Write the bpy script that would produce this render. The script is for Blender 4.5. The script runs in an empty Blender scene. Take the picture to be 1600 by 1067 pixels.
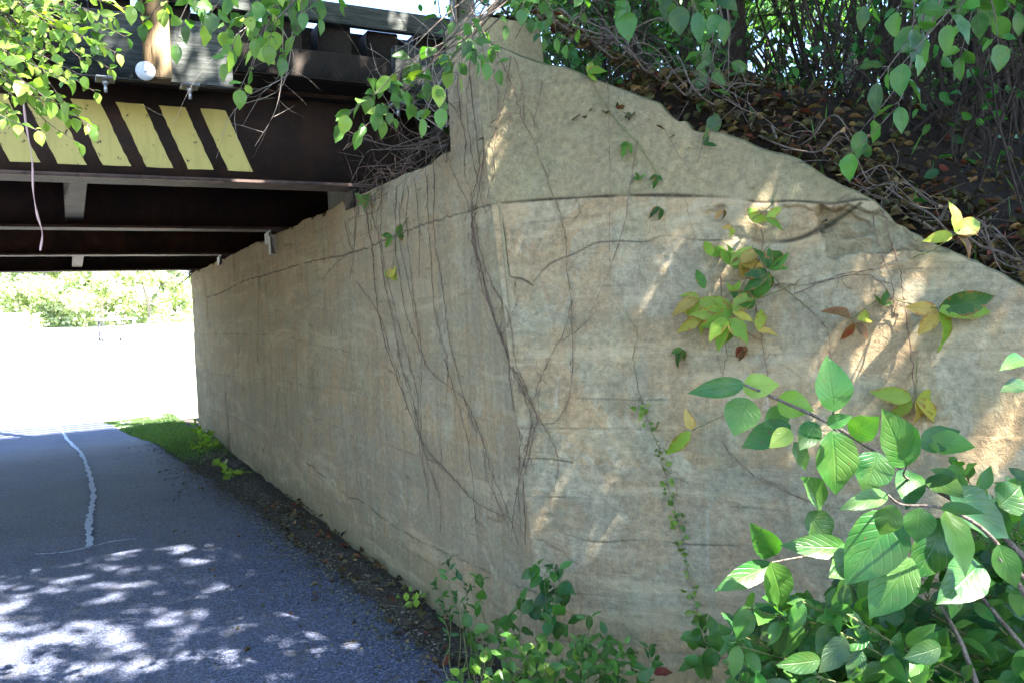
import bpy, math, random
import numpy as np
R = math.radians
random.seed(7); rng = np.random.default_rng(11)
sc = bpy.context.scene
COL = sc.collection

# ------------------------------------------------------------------ camera model (used to read places off the photo)
F = 1291.0; H = 1.6
def _rx(a): c, s = math.cos(a), math.sin(a); return np.array([[1,0,0],[0,c,-s],[0,s,c]])
def _rz(a): c, s = math.cos(a), math.sin(a); return np.array([[c,-s,0],[s,c,0],[0,0,1]])
CM = _rx(R(90-2.06)) @ _rz(R(-2.3))
CAM = np.array([0, 0, H])
UP = np.array([0, 0, 1.0])
def ray(x, y): return CM @ np.array([(x-800)/F, -(y-533.5)/F, -1.0])
def at(x, y, d): return CAM + ray(x, y)*d
def onplane(x, y, P, n):
    d = ray(x, y); return CAM + d*(np.dot(np.asarray(P)-CAM, n)/np.dot(d, n))
def nrm(v):
    v = np.asarray(v, float); return v/np.maximum(np.linalg.norm(v, axis=-1, keepdims=True), 1e-9)

A_ = R(28); B_ = R(67.4)
dA = np.array([-math.sin(A_), math.cos(A_), 0]); nA = np.array([-math.cos(A_), -math.sin(A_), 0])
PA = onplane(647, 934, (0,0,0), UP)
SF = -1.51                                   # foot of the corner between the two walls
F0 = PA + dA*SF; F0[2] = 0
dB = np.array([math.sin(B_), -math.cos(B_), 0]); BAT = 0.083
nB = nrm([-math.cos(B_), -math.sin(B_), BAT])
def sk(s, k, z=0.0): return PA*np.array([1,1,0]) + dA*s + nA*k + UP*z
def to_sk(p): q = np.asarray(p) - PA; return float(q@dA), float(q@nA)
SUN = nrm([.446, -.313, .839])               # towards the sun

def gz(s):
    s = np.asarray(s, float)
    z = -0.15*np.clip((s-7)/3.5, 0, 1)**2*(3-2*np.clip((s-7)/3.5, 0, 1))
    return z + np.clip(s-16, 0, 46)*0.043
# ------------------------------------------------------------------ value noise
_L = rng.random((256, 256))
def vn(x, y):
    x = np.asarray(x, float); y = np.asarray(y, float)
    xi = np.floor(x).astype(int); yi = np.floor(y).astype(int)
    fx = x-xi; fy = y-yi; fx = fx*fx*(3-2*fx); fy = fy*fy*(3-2*fy)
    g = lambda i, j: _L[(xi+i) % 256, (yi+j) % 256]
    return (g(0,0)*(1-fx)+g(1,0)*fx)*(1-fy) + (g(0,1)*(1-fx)+g(1,1)*fx)*fy
def fbm(x, y, o=4):
    t = 0; a = .5; n = 0
    for i in range(o):
        t = t + a*vn(x*2**i+17*i, y*2**i+31*i); n += a; a *= .5
    return t/n
def embz(s, k):
    z = np.where(s < SF, 2.74-0.894*(SF-s), 2.74+0.08*np.clip(s-SF, 0, 2.5))
    z = np.where(s > 9.6, 2.9-.7*(s-9.6), z)
    dk = np.clip(klim(s)-k, 0, 9); z = np.minimum(z, 2.46+.05*np.clip(s, 0, 4)+.16*np.exp(-dk/.7))-.26*np.exp(-dk/.16)
    z = z + 0.10*(fbm(s*1.3+40, k*1.3, 3)-.5)
    return np.maximum(z, -0.3)
# ------------------------------------------------------------------ mesh helpers
def tag(o, label=None, cat=None, group=None, kind=None):
    if label: o['label'] = label
    if cat: o['category'] = cat
    if group: o['group'] = group
    if kind: o['kind'] = kind
    return o
def empty(name, loc, label, cat, group=None):
    o = bpy.data.objects.new(name, None); COL.objects.link(o); o.location = [float(c) for c in loc]
    o.empty_display_size = .1
    return tag(o, label, cat, group)
def mesh(name, V, Fq, mat=None, parent=None, uv=None, col=None, attrs=None, smooth=False):
    V = np.asarray(V, np.float32)
    if parent is not None and parent.type == 'EMPTY':
        V = V - np.array(parent.location, np.float32)
    elif parent is not None and parent.parent is not None:
        V = V - np.array(parent.parent.location, np.float32)
    Fq = np.asarray(Fq, np.int32); n, w = Fq.shape
    m = bpy.data.meshes.new(name)
    m.vertices.add(len(V)); m.vertices.foreach_set('co', V.ravel())
    m.loops.add(n*w); m.loops.foreach_set('vertex_index', Fq.ravel())
    m.polygons.add(n); m.polygons.foreach_set('loop_start', np.arange(0, n*w, w, dtype=np.int32))
    if smooth: m.polygons.foreach_set('use_smooth', np.ones(n, bool))
    m.update(calc_edges=True)
    if uv is not None:
        l = m.uv_layers.new(name='UVMap'); l.data.foreach_set('uv', np.asarray(uv, np.float32)[Fq.ravel()].ravel())
    if col is not None:
        c = np.ones((len(V), 4), np.float32); c[:, :3] = col
        a = m.color_attributes.new('tint', 'FLOAT_COLOR', 'POINT'); a.data.foreach_set('color', c.ravel())
    for k_, v_ in (attrs or {}).items():
        a = m.attributes.new(k_, 'FLOAT', 'POINT'); a.data.foreach_set('value', np.asarray(v_, np.float32).ravel())
    o = bpy.data.objects.new(name, m); COL.objects.link(o)
    if mat: m.materials.append(mat)
    if parent: o.parent = parent
    return o
class MB:
    def __init__(s): s.v = []; s.f = []; s.n = 0
    def add(s, v, f):
        s.v.append(np.asarray(v, float)); s.f.append(np.asarray(f, int)+s.n); s.n += len(v)
    def box(s, c, ax, ay, az, bev=0.0):
        # centre, three half axis vectors; chamfered along all edges by small bev (8->24 verts)
        c = np.asarray(c, float); A = [np.asarray(a, float) for a in (ax, ay, az)]
        if bev <= 0:
            sg = [(-1,-1,-1),(1,-1,-1),(1,1,-1),(-1,1,-1),(-1,-1,1),(1,-1,1),(1,1,1),(-1,1,1)]
            s.add([c+A[0]*a+A[1]*b+A[2]*d for a, b, d in sg], [(0,3,2,1),(4,5,6,7),(0,1,5,4),(1,2,6,5),(2,3,7,6),(3,0,4,7)]); return
        Ls = [np.linalg.norm(a) for a in A]; q = [1-min(bev/l, .45) for l in Ls]
        idx = {}; vs = []
        for a in (-1, 1):
            for b in (-1, 1):
                for d in (-1, 1):
                    for ax_ in range(3):
                        t = [a*q[0], b*q[1], d*q[2]]; t[ax_] = (a, b, d)[ax_]
                        idx[(a, b, d, ax_)] = len(vs); vs.append(c+A[0]*t[0]+A[1]*t[1]+A[2]*t[2])
        fs = []
        for ax_ in range(3):
            o1, o2 = [(1,2),(0,2),(0,1)][ax_]
            for sg in (-1, 1):
                q4 = []
                for u, v in ((-1,-1),(1,-1),(1,1),(-1,1)):
                    t = [0,0,0]; t[ax_] = sg; t[o1] = u; t[o2] = v; q4.append(idx[(*t, ax_)])
                fs.append(q4)
        for ax_ in range(3):
            o1, o2 = [(1,2),(0,2),(0,1)][ax_]
            for u in (-1, 1):
                for v in (-1, 1):
                    a = [0,0,0]; a[o1] = u; a[o2] = v; b = list(a); a[ax_] = -1; b[ax_] = 1
                    fs.append([idx[(*a,o1)], idx[(*b,o1)], idx[(*b,o2)], idx[(*a,o2)]])
        for a in (-1, 1):
            for b in (-1, 1):
                for d in (-1, 1):
                    fs.append([idx[(a,b,d,0)], idx[(a,b,d,1)], idx[(a,b,d,2)], idx[(a,b,d,2)]])
        s.add(vs, [f for f in fs if len(set(f)) == 4])
        s.add([vs[idx[(a,b,d,i)]] for a in (-1,1) for b in (-1,1) for d in (-1,1) for i in (0,1,2,2)], [(4*i,4*i+1,4*i+2,4*i+3) for i in range(8)])
    def bar(s, p, q, w, h, up=UP, bev=0.0):
        p = np.asarray(p, float); q = np.asarray(q, float); d = nrm(q-p); sd = nrm(np.cross(d, up)); u = np.cross(sd, d)
        s.box((p+q)/2, (q-p)/2, sd*w/2, u*h/2, bev)
    def tube(s, P, r, n=5):
        P = np.asarray(P, float); m = len(P); r = np.broadcast_to(np.asarray(r, float), (m,))
        T = nrm(np.gradient(P, axis=0)); ref = np.array([.31, .22, .92]); ref = np.where(np.abs(T@ref)[:, None] > .92, [[1.0, 0, 0]], ref[None])
        X = nrm(np.cross(T, ref)); Y = np.cross(T, X); a = np.arange(n)*2*math.pi/n
        V = P[:, None]+r[:, None, None]*(X[:, None]*np.cos(a)[None, :, None]+Y[:, None]*np.sin(a)[None, :, None])
        i = np.arange(m-1)[:, None]*n; j = np.arange(n)[None]; jn = (j+1) % n
        s.add(V.reshape(-1, 3), np.stack([i+j, i+jn, i+n+jn, i+n+j], -1).reshape(-1, 4))
    def cyl(s, p, q, r, n=12):
        p = np.asarray(p, float); q = np.asarray(q, float)
        s.tube([p+(p-q)*1e-6, p, q, q+(q-p)*1e-6], [r*.01, r, r, r*.01], n)
    def build(s, name, mat, parent=None, smooth=False):
        return mesh(name, np.concatenate(s.v), np.concatenate(s.f), mat, parent, smooth=smooth)
def smooth_line(P, n=6):
    P = np.asarray(P, float)
    if len(P) < 3: return np.array([P[0]+(P[-1]-P[0])*t for t in np.linspace(0, 1, n+1)])
    Q = np.vstack([2*P[0]-P[1], P, 2*P[-1]-P[-2]]); out = []
    for i in range(1, len(Q)-2):
        for t in np.linspace(0, 1, n, endpoint=False):
            a, b, c, d = Q[i-1], Q[i], Q[i+1], Q[i+2]
            out.append(.5*((2*b)+(-a+c)*t+(2*a-5*b+4*c-d)*t*t+(-a+3*b-3*c+d)*t**3))
    out.append(P[-1]); return np.array(out)
# ------------------------------------------------------------------ materials
def newmat(name):
    m = bpy.data.materials.new(name); m.use_nodes = True; nt = m.node_tree; nt.nodes.clear()
    out = nt.nodes.new('ShaderNodeOutputMaterial'); return m, nt, out
class NT:
    def __init__(s, nt): s.nt = nt
    def n(s, t, **kw):
        o = s.nt.nodes.new(t)
        for k, v in kw.items(): setattr(o, k, v)
        return o
    def L(s, a, b): s.nt.links.new(a, b)
    def put(s, sock, v):
        if isinstance(v, bpy.types.NodeSocket): s.L(v, sock)
        else: sock.default_value = v
    def coord(s, scale=(1,1,1), kind='Object', loc=(0,0,0)):
        t = s.n('ShaderNodeTexCoord'); m = s.n('ShaderNodeMapping'); m.inputs['Scale'].default_value = scale; m.inputs['Location'].default_value = loc
        s.L(t.outputs[kind], m.inputs['Vector']); return m.outputs[0]
    def noise(s, vec, scale, detail=4, rough=.6, dist=0):
        o = s.n('ShaderNodeTexNoise'); s.L(vec, o.inputs['Vector']); o.inputs['Scale'].default_value = scale
        o.inputs['Detail'].default_value = detail; o.inputs['Roughness'].default_value = rough; o.inputs['Distortion'].default_value = dist
        return o.outputs['Fac']
    def ramp(s, fac, a, b, va=0.0, vb=1.0):
        o = s.n('ShaderNodeMapRange', clamp=True); s.put(o.inputs[0], fac); o.inputs[1].default_value = a; o.inputs[2].default_value = b
        o.inputs[3].default_value = va; o.inputs[4].default_value = vb; return o.outputs[0]
    def math(s, op, a, b=0.0):
        o = s.n('ShaderNodeMath', operation=op); s.put(o.inputs[0], a); s.put(o.inputs[1], b); return o.outputs[0]
    def mix(s, fac, a, b, mode='MIX'):
        o = s.n('ShaderNodeMix', data_type='RGBA', blend_type=mode); s.put(o.inputs[0], fac)
        for k, v in ((6, a), (7, b)):
            if isinstance(v, bpy.types.NodeSocket): s.L(v, o.inputs[k])
            else: o.inputs[k].default_value = (*v, 1) if len(v) == 3 else v
        return o.outputs[2]
    def attr(s, name): o = s.n('ShaderNodeAttribute', attribute_name=name); return o
    def bump(s, h, strength=.5, dist=.01, nrmal=None):
        o = s.n('ShaderNodeBump'); s.put(o.inputs['Height'], h); o.inputs['Strength'].default_value = strength; o.inputs['Distance'].default_value = dist
        if nrmal is not None: s.L(nrmal, o.inputs['Normal'])
        return o.outputs[0]
    def pbr(s, out, col, rough=.8, spec=.3, normal=None, metal=0.0):
        p = s.n('ShaderNodeBsdfPrincipled')
        if isinstance(col, bpy.types.NodeSocket): s.L(col, p.inputs['Base Color'])
        else: p.inputs['Base Color'].default_value = (*col, 1)
        s.put(p.inputs['Roughness'], rough); p.inputs['Specular IOR Level'].default_value = spec; p.inputs['Metallic'].default_value = metal
        if normal is not None: s.L(normal, p.inputs['Normal'])
        s.L(p.outputs[0], out.inputs[0]); return p

def mat_concrete(name='concrete', sk_=1.0, bright=0.0):
    m, nt, out = newmat(name); g = NT(nt); C = g.coord()
    big = g.noise(C, 1.3, 6, .65, .5); med = g.noise(C, 5.0, 7, .72, .8); fine = g.noise(C, 38, 6, .75); grit = g.noise(C, 150, 3, .8); mid = g.noise(g.coord(loc=(3,8,5)), 15, 6, .75, .5)
    st = g.noise(g.coord((1, 1, .10)), 6, 6, .7); st2 = g.noise(g.coord((1, 1, .045), loc=(3,0,0)), 15, 5, .65)
    col = g.mix(g.ramp(big, .38, .60), (.40, .335, .18), (.21, .178, .095))
    col = g.mix(g.ramp(med, .43, .60, 0, .7), col, (.44, .36, .225))
    up = g.attr('upper').outputs['Fac']
    col = g.mix(g.math('MULTIPLY', up, .85), col, g.mix(g.ramp(med, .38, .60), (.26, .235, .10), (.145, .132, .052)))
    # ochre and rusty weathering
    r1 = g.noise(g.coord(loc=(7, 3, 1)), 2.3, 7, .72, 1.0)
    dn = g.math('SUBTRACT', 1.0, g.math('MULTIPLY', up, .75)); ds = g.math('MULTIPLY', dn, sk_)
    col = g.mix(g.math('MULTIPLY', g.ramp(r1, .45, .55, 0, .9), dn), col, (.43, .25, .10))
    r2 = g.noise(g.coord((1,1,.4), loc=(17, 3, 9)), 6.5, 6, .75, .6)
    col = g.mix(g.math('MULTIPLY', g.ramp(r2, .51, .60, 0, .85), dn), col, (.32, .17, .06))
    # pale lime patches with crisp edges where the render coat survives
    p1 = g.noise(g.coord(loc=(-5, 2, 4)), 2.6, 8, .68, 1.1)
    col = g.mix(g.math('MULTIPLY', g.ramp(p1, .535, .565, 0, .62), dn), col, g.mix(g.ramp(mid, .4, .6), (.43, .39, .28), (.30, .275, .19)))
    # runs of damp dirt and of lime down the face
    col = g.mix(g.math('MULTIPLY', g.ramp(st, .50, .62, 0, .62), ds), col, (.105, .09, .055))
    col = g.mix(g.math('MULTIPLY', g.ramp(st2, .53, .63, 0, .8), ds), col, (.21, .125, .055))
    col = g.mix(g.ramp(g.noise(g.coord((1,1,.06), loc=(9,0,2)), 24, 4, .7), .64, .72, 0, .55), col, (.56, .52, .43))
    mo = g.noise(g.coord((1,1,.5), loc=(2,9,2)), 3.0, 6, .75)
    col = g.mix(g.ramp(mo, .54, .66, 0, .45), col, (.13, .125, .06))
    col = g.mix(g.ramp(mid, .54, .68, 0, .35), col, (.12, .10, .06)); col = g.mix(g.ramp(mid, .44, .34, 0, .25), col, (.50, .44, .32))
    # formwork board joints, broken up
    sep = g.n('ShaderNodeSeparateXYZ'); g.L(C, sep.inputs[0])
    zz = g.math('ADD', sep.outputs[2], g.math('MULTIPLY', g.noise(C, 1.2, 3), .05))
    fr = g.math('FRACT', g.math('MULTIPLY', zz, 1/.285)); d = g.math('ABSOLUTE', g.math('SUBTRACT', fr, .5))
    jl = g.math('MULTIPLY', g.ramp(d, .470, .497), g.ramp(g.noise(g.coord(loc=(1,1,8)), 3.1, 5, .7), .46, .60))
    col = g.mix(g.math('MULTIPLY', jl, .42), col, (.10, .09, .06))
    # board to board tone
    fl = g.n('ShaderNodeTexWhiteNoise', noise_dimensions='1D'); g.L(g.math('FLOOR', g.math('ADD', g.math('MULTIPLY', zz, 1/.285), .5)), fl.inputs['W'])
    col = g.mix(g.math('MULTIPLY', fl.outputs[0], .34), col, (.16, .15, .12))
    col = g.mix(g.ramp(fine, .36, .66, .0, .55), g.mix(.22, col, (.5,.47,.38)), (.07, .06, .04))
    vo = g.n('ShaderNodeTexVoronoi'); vo.inputs['Scale'].default_value = 75; g.L(C, vo.inputs['Vector'])
    peb = g.math('MULTIPLY', g.ramp(vo.outputs['Distance'], .10, .26, 1, 0), g.ramp(g.noise(C, 60, 2), .52, .60))
    col = g.mix(g.math('MULTIPLY', peb, .75), col, g.mix(g.ramp(grit, .4, .6), (.55, .50, .40), (.11, .09, .07)))
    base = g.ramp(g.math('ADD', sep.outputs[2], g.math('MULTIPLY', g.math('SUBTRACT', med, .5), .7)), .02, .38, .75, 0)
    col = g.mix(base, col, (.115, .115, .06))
    hb = g.noise(g.coord((.5,1,2.6), loc=(6,1,3)), 2.2, 6, .7, .5); col = g.mix(g.math('MULTIPLY', g.ramp(hb, .52, .64, 0, .5), dn), col, (.17,.145,.10)); col = g.mix(g.math('MULTIPLY', g.ramp(hb, .46, .36, 0, .4), dn), col, (.50,.41,.27))
    if bright: col = g.mix(bright, col, (.49,.42,.27))
    col = g.mix(1.0, col, (1.04, 1.0, .895), 'MULTIPLY')
    ck = g.attr('crack').outputs['Fac']
    col = g.mix(g.math('MULTIPLY', ck, .9), col, (.028, .024, .016))
    mossy = g.attr('moss').outputs['Fac']
    col = g.mix(g.math('MULTIPLY', mossy, g.ramp(med, .35, .6)), col, (.06, .07, .03))
    h = g.math('ADD', g.math('MULTIPLY', fine, .7), g.math('MULTIPLY', grit, .35)); h = g.math('ADD', h, g.math('MULTIPLY', med, 1.2))
    h = g.math('SUBTRACT', h, g.math('MULTIPLY', jl, .3))
    g.pbr(out, col, .92, .15, g.bump(h, .8, .014)); return m
def mat_steel(name='rusty_steel', a=(.022,.014,.012), b=(.055,.028,.019)):
    m, nt, out = newmat(name); g = NT(nt); C = g.coord()
    n1 = g.noise(C, 3.5, 6, .7, .5); n2 = g.noise(C, 60, 4, .7); st = g.noise(g.coord((1,1,.12)), 14, 4, .6)
    col = g.mix(g.ramp(n1, .42, .66), a, b)
    col = g.mix(g.ramp(st, .55, .7, 0, .6), col, (.02,.014,.012))
    col = g.mix(g.ramp(n2, .56, .72, 0, .5), col, (.10,.045,.025))
    g.pbr(out, col, g.ramp(n2, .3, .7, .55, .85), .35, g.bump(g.math('ADD', n2, n1), .35, .004)); return m
def mat_paint(name, c, chip=(.03,.02,.015), amt=.64, gloss=.5):
    m, nt, out = newmat(name); g = NT(nt); C = g.coord()
    n = g.noise(C, 26, 6, .72); n1 = g.noise(C, 5, 4)
    col = g.mix(g.ramp(n1, .35, .7, 0, .35), c, tuple(x*.7 for x in c))
    col = g.mix(g.ramp(g.noise(g.coord((1,1,.1)), 30, 3), .5, .75, 0, .4), col, tuple(x*.55 for x in c))
    col = g.mix(g.ramp(n, amt, amt+.03), col, chip)
    g.pbr(out, col, gloss, .3, g.bump(n, .2, .002)); return m
def mat_wood(name, a, b, axis=(1,1,1), sc_=18, dark=(.03,.025,.02), streak=.6):
    m, nt, out = newmat(name); g = NT(nt)
    n = g.noise(g.coord(axis), sc_, 6, .65, .3); n2 = g.noise(g.coord(axis, loc=(4,4,4)), sc_*2.6, 4, .7); n3 = g.noise(g.coord(), 5, 4)
    col = g.mix(g.ramp(n, .35, .65), a, b); col = g.mix(g.ramp(n2, .52, .68, 0, streak), col, dark)
    col = g.mix(g.ramp(n3, .45, .7, 0, .35), col, dark)
    g.pbr(out, col, .82, .2, g.bump(g.math('ADD', n, n2), .7, .006)); return m
def mat_asphalt(name, a, b, blue=None):
    m, nt, out = newmat(name); g = NT(nt); C = g.coord()
    big = g.noise(C, .9, 5, .6); f = g.noise(C, 85, 4, .85); med = g.noise(C, 7, 6, .7)
    col = g.mix(g.ramp(big, .35, .65), a, b)
    col = g.mix(g.ramp(f, .50, .64, 0, .8), col, tuple(min(1, x*3.4+.03) for x in b))
    col = g.mix(g.ramp(f, .47, .38, 0, .8), col, (.010,.010,.013))
    col = g.mix(g.ramp(med, .52, .68, 0, .45), col, (.10,.085,.06) if blue is None else tuple(x*1.6 for x in a))
    vo = g.n('ShaderNodeTexVoronoi', feature='DISTANCE_TO_EDGE'); vo.inputs['Scale'].default_value = 1.3
    w = g.n('ShaderNodeMix', data_type='VECTOR'); w.inputs[0].default_value = .12; g.L(C, w.inputs[4])
    nn = g.n('ShaderNodeTexNoise'); nn.inputs['Scale'].default_value = 4; g.L(C, nn.inputs['Vector']); g.L(nn.outputs['Color'], w.inputs[5]); g.L(w.outputs[1], vo.inputs['Vector'])
    ck = g.math('MULTIPLY', g.ramp(vo.outputs['Distance'], .0, .012, 1, 0), g.ramp(g.noise(g.coord(loc=(5,5,0)), 1.5, 3), .5, .6))
    col = g.mix(g.math('MULTIPLY', ck, .6), col, (.012,.011,.01))
    h = g.math('ADD', f, g.math('MULTIPLY', med, 1.5))
    g.pbr(out, col, g.ramp(f, .3, .7, .65, .9), .25, g.bump(h, .8, .008)); return m
def mat_dirt(name, a, b, c, sc_=6):
    m, nt, out = newmat(name); g = NT(nt); C = g.coord()
    n1 = g.noise(C, sc_, 7, .75); n2 = g.noise(C, sc_*12, 4, .8)
    col = g.mix(g.ramp(n1, .38, .62), a, b); col = g.mix(g.ramp(n2, .5, .68, 0, .7), col, c); col = g.mix(g.ramp(n2, .42, .3, 0, .6), col, tuple(x*.3 for x in a))
    g.pbr(out, col, .95, .1, g.bump(g.math('ADD', n1, n2), 1.0, .02)); return m
def mat_leaf(name, trans=.45, gloss=.38, spec=.5, veins=True, rim=0.0):
    m, nt, out = newmat(name); g = NT(nt)
    t = g.attr('tint').outputs['Color']; nn = g.noise(g.coord(), 60, 4)
    col = g.mix(g.ramp(nn, .45, .75, 0, .35), t, g.mix(.5, t, (.02,.03,.008)))
    p = g.n('ShaderNodeBsdfPrincipled'); p.inputs['Roughness'].default_value = gloss; p.inputs['Specular IOR Level'].default_value = spec
    if veins:
        uv = g.n('ShaderNodeTexCoord'); sp = g.n('ShaderNodeSeparateXYZ'); g.L(uv.outputs['UV'], sp.inputs[0])
        au = g.math('ABSOLUTE', g.math('SUBTRACT', sp.outputs[0], .5))
        w = g.math('FRACT', g.math('MULTIPLY', g.math('SUBTRACT', sp.outputs[1], g.math('MULTIPLY', au, .75)), 7.0))
        v = g.ramp(g.math('ABSOLUTE', g.math('SUBTRACT', w, .5)), .04, .14, 1, 0); mid = g.ramp(au, .012, .04, 1, 0)
        vv = g.math('MAXIMUM', g.math('MULTIPLY', v, .55), mid)
        col = g.mix(g.math('MULTIPLY', vv, .22), col, g.mix(.5, t, (.16,.24,.07)))
        g.L(g.bump(g.math('SUBTRACT', 1.0, vv), .45, .002), p.inputs['Normal'])
        sp_ = g.noise(g.coord(loc=(2,2,2)), 95, 2, .5); col = g.mix(g.ramp(sp_, .70, .73, 0, .85), col, (.10,.06,.025))
        big_ = g.noise(g.coord(loc=(7,1,2)), 16, 3, .6); col = g.mix(g.ramp(big_, .45, .62, 0, .40), col, g.mix(.5, t, (.20,.26,.05)))
        if rim:
            e_ = g.math('ADD', g.math('MULTIPLY', au, 1.5), g.math('MULTIPLY', g.math('SUBTRACT', g.noise(g.coord(), 45, 4, .7), .5), 2.2)); col = g.mix(g.ramp(e_, .55, .85, 0, rim), col, (.30,.12,.04))
    g.L(col, p.inputs['Base Color'])
    tr = g.n('ShaderNodeBsdfTranslucent'); g.L(g.mix(1.0, col, (1.5, 1.7, .55), 'MULTIPLY'), tr.inputs[0])
    mx = g.n('ShaderNodeMixShader'); mx.inputs[0].default_value = trans; g.L(p.outputs[0], mx.inputs[1]); g.L(tr.outputs[0], mx.inputs[2]); g.L(mx.outputs[0], out.inputs[0]); return m
def mat_bark(name, a, b, sc_=30):
    m, nt, out = newmat(name); g = NT(nt); n = g.noise(g.coord((1,1,.25)), sc_, 5, .7); n2 = g.noise(g.coord(), sc_*3, 3)
    g.pbr(out, g.mix(g.ramp(n, .38, .64), a, b), .9, .12, g.bump(g.math('ADD', n, n2), .8, .01)); return m
def mat_plain(name, c, rough=.6, metal=0.0):
    m, nt, out = newmat(name); g = NT(nt); n = g.noise(g.coord(), 12, 5, .7)
    g.pbr(out, g.mix(g.ramp(n, .4, .7, 0, .4), c, tuple(x*.55 for x in c)), rough, .4, g.bump(n, .2, .003), metal); return m

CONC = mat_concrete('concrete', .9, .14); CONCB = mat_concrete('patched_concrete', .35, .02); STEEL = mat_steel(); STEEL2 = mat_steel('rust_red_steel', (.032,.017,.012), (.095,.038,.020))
FLANGE = mat_steel('flange_steel', (.07,.045,.038), (.15,.095,.075))
YEL = mat_paint('yellow_stripe_paint', (.50,.41,.12), amt=.62)
GALV = mat_plain('galvanised', (.42,.44,.47), .4, .7)
CREO = mat_wood('creosoted_timber', (.018,.014,.012), (.035,.026,.021), (1,1,1), 14)
GREYW = mat_wood('weathered_plank', (.11,.115,.11), (.04,.045,.04), (.35,.35,6.0), 12, (.012,.018,.012), .95)
POSTW = mat_wood('fresh_post_wood', (.26,.18,.10), (.19,.13,.07), (3,3,.25), 12, (.16,.10,.05), .5)
POSTG = mat_wood('grey_post_wood', (.42,.36,.29), (.30,.25,.19), (3,3,.25), 12, (.10,.08,.06), .5)
WHITE = mat_plain('white_plastic', (.40,.42,.46), .45)
ASPH = mat_asphalt('asphalt', (.040,.050,.088), (.074,.084,.125))  # blue of the reflected sky tinted into the asphalt colour
SEAL = mat_paint('pale_crack_filler', (.50,.56,.66), (.09,.10,.12), .60, .8)
DIRT = mat_dirt('edge_dirt', (.05,.042,.032), (.085,.072,.056), (.17,.15,.12), 5)
HUMUS = mat_dirt('bank_soil', (.012,.009,.006), (.024,.017,.012), (.055,.038,.024), 9)  # shade of the thicket darkened into the soil colour
FIELD = mat_dirt('dry_field', (.42,.43,.34), (.50,.49,.40), (.55,.52,.45), 1.2)
LEAF = mat_leaf('leaf', .40, .36, .5); LEAFC = mat_leaf('creeper_leaf', .45, .5, .3, True, .8); LEAFS = mat_leaf('soft_leaf', .42, .5, .35, False); LITTER = mat_leaf('dead_leaf', .15, .7, .2)
GRASS = mat_leaf('grass_blade', .4, .5, .3, False)
BARK = mat_bark('bark', (.024,.018,.015), (.055,.043,.035)); TWIG = mat_bark('twig', (.10,.075,.06), (.20,.165,.135), 60)
VINE = mat_bark('vine_bark', (.11,.07,.05), (.22,.15,.11), 70); PALETWIG = mat_bark('pale_twig', (.25,.21,.18), (.42,.37,.32), 60)
GSTEM = mat_bark('green_stem', (.12,.13,.05), (.20,.20,.09), 60)

# ------------------------------------------------------------------ leaves
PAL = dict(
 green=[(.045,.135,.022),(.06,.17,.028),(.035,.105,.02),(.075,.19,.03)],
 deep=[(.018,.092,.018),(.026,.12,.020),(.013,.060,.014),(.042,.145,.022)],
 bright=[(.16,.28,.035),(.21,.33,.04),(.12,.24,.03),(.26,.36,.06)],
 yell=[(.42,.37,.06),(.30,.34,.05),(.48,.33,.10),(.22,.30,.05)],
 lawn=[(.08,.19,.06),(.11,.22,.08),(.06,.14,.045),(.15,.22,.09),(.22,.21,.12)],
 brown=[(.17,.075,.035),(.25,.11,.045),(.11,.05,.03),(.30,.17,.07),(.20,.04,.02),(.38,.25,.10)],
 litter=[(.045,.022,.013),(.075,.033,.018),(.032,.018,.012),(.03,.02,.014),(.06,.03,.018),(.09,.018,.012),(.05,.03,.02),(.045,.028,.018),(.22,.13,.06)],  # litter tints darkened too, for the thicket's shade
 far=[(.42,.46,.36),(.34,.39,.30),(.50,.53,.43)])  # washed-out haze of the distance put into these leaf colours
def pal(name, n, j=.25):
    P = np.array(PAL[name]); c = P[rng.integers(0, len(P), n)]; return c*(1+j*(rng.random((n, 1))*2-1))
_rows = np.array([0, .06, .15, .27, .40, .53, .66, .78, .89, .96, 1.0]); _hw = np.array([.02, .40, .70, .92, 1.0, .96, .81, .57, .29, .10, .01])
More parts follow.
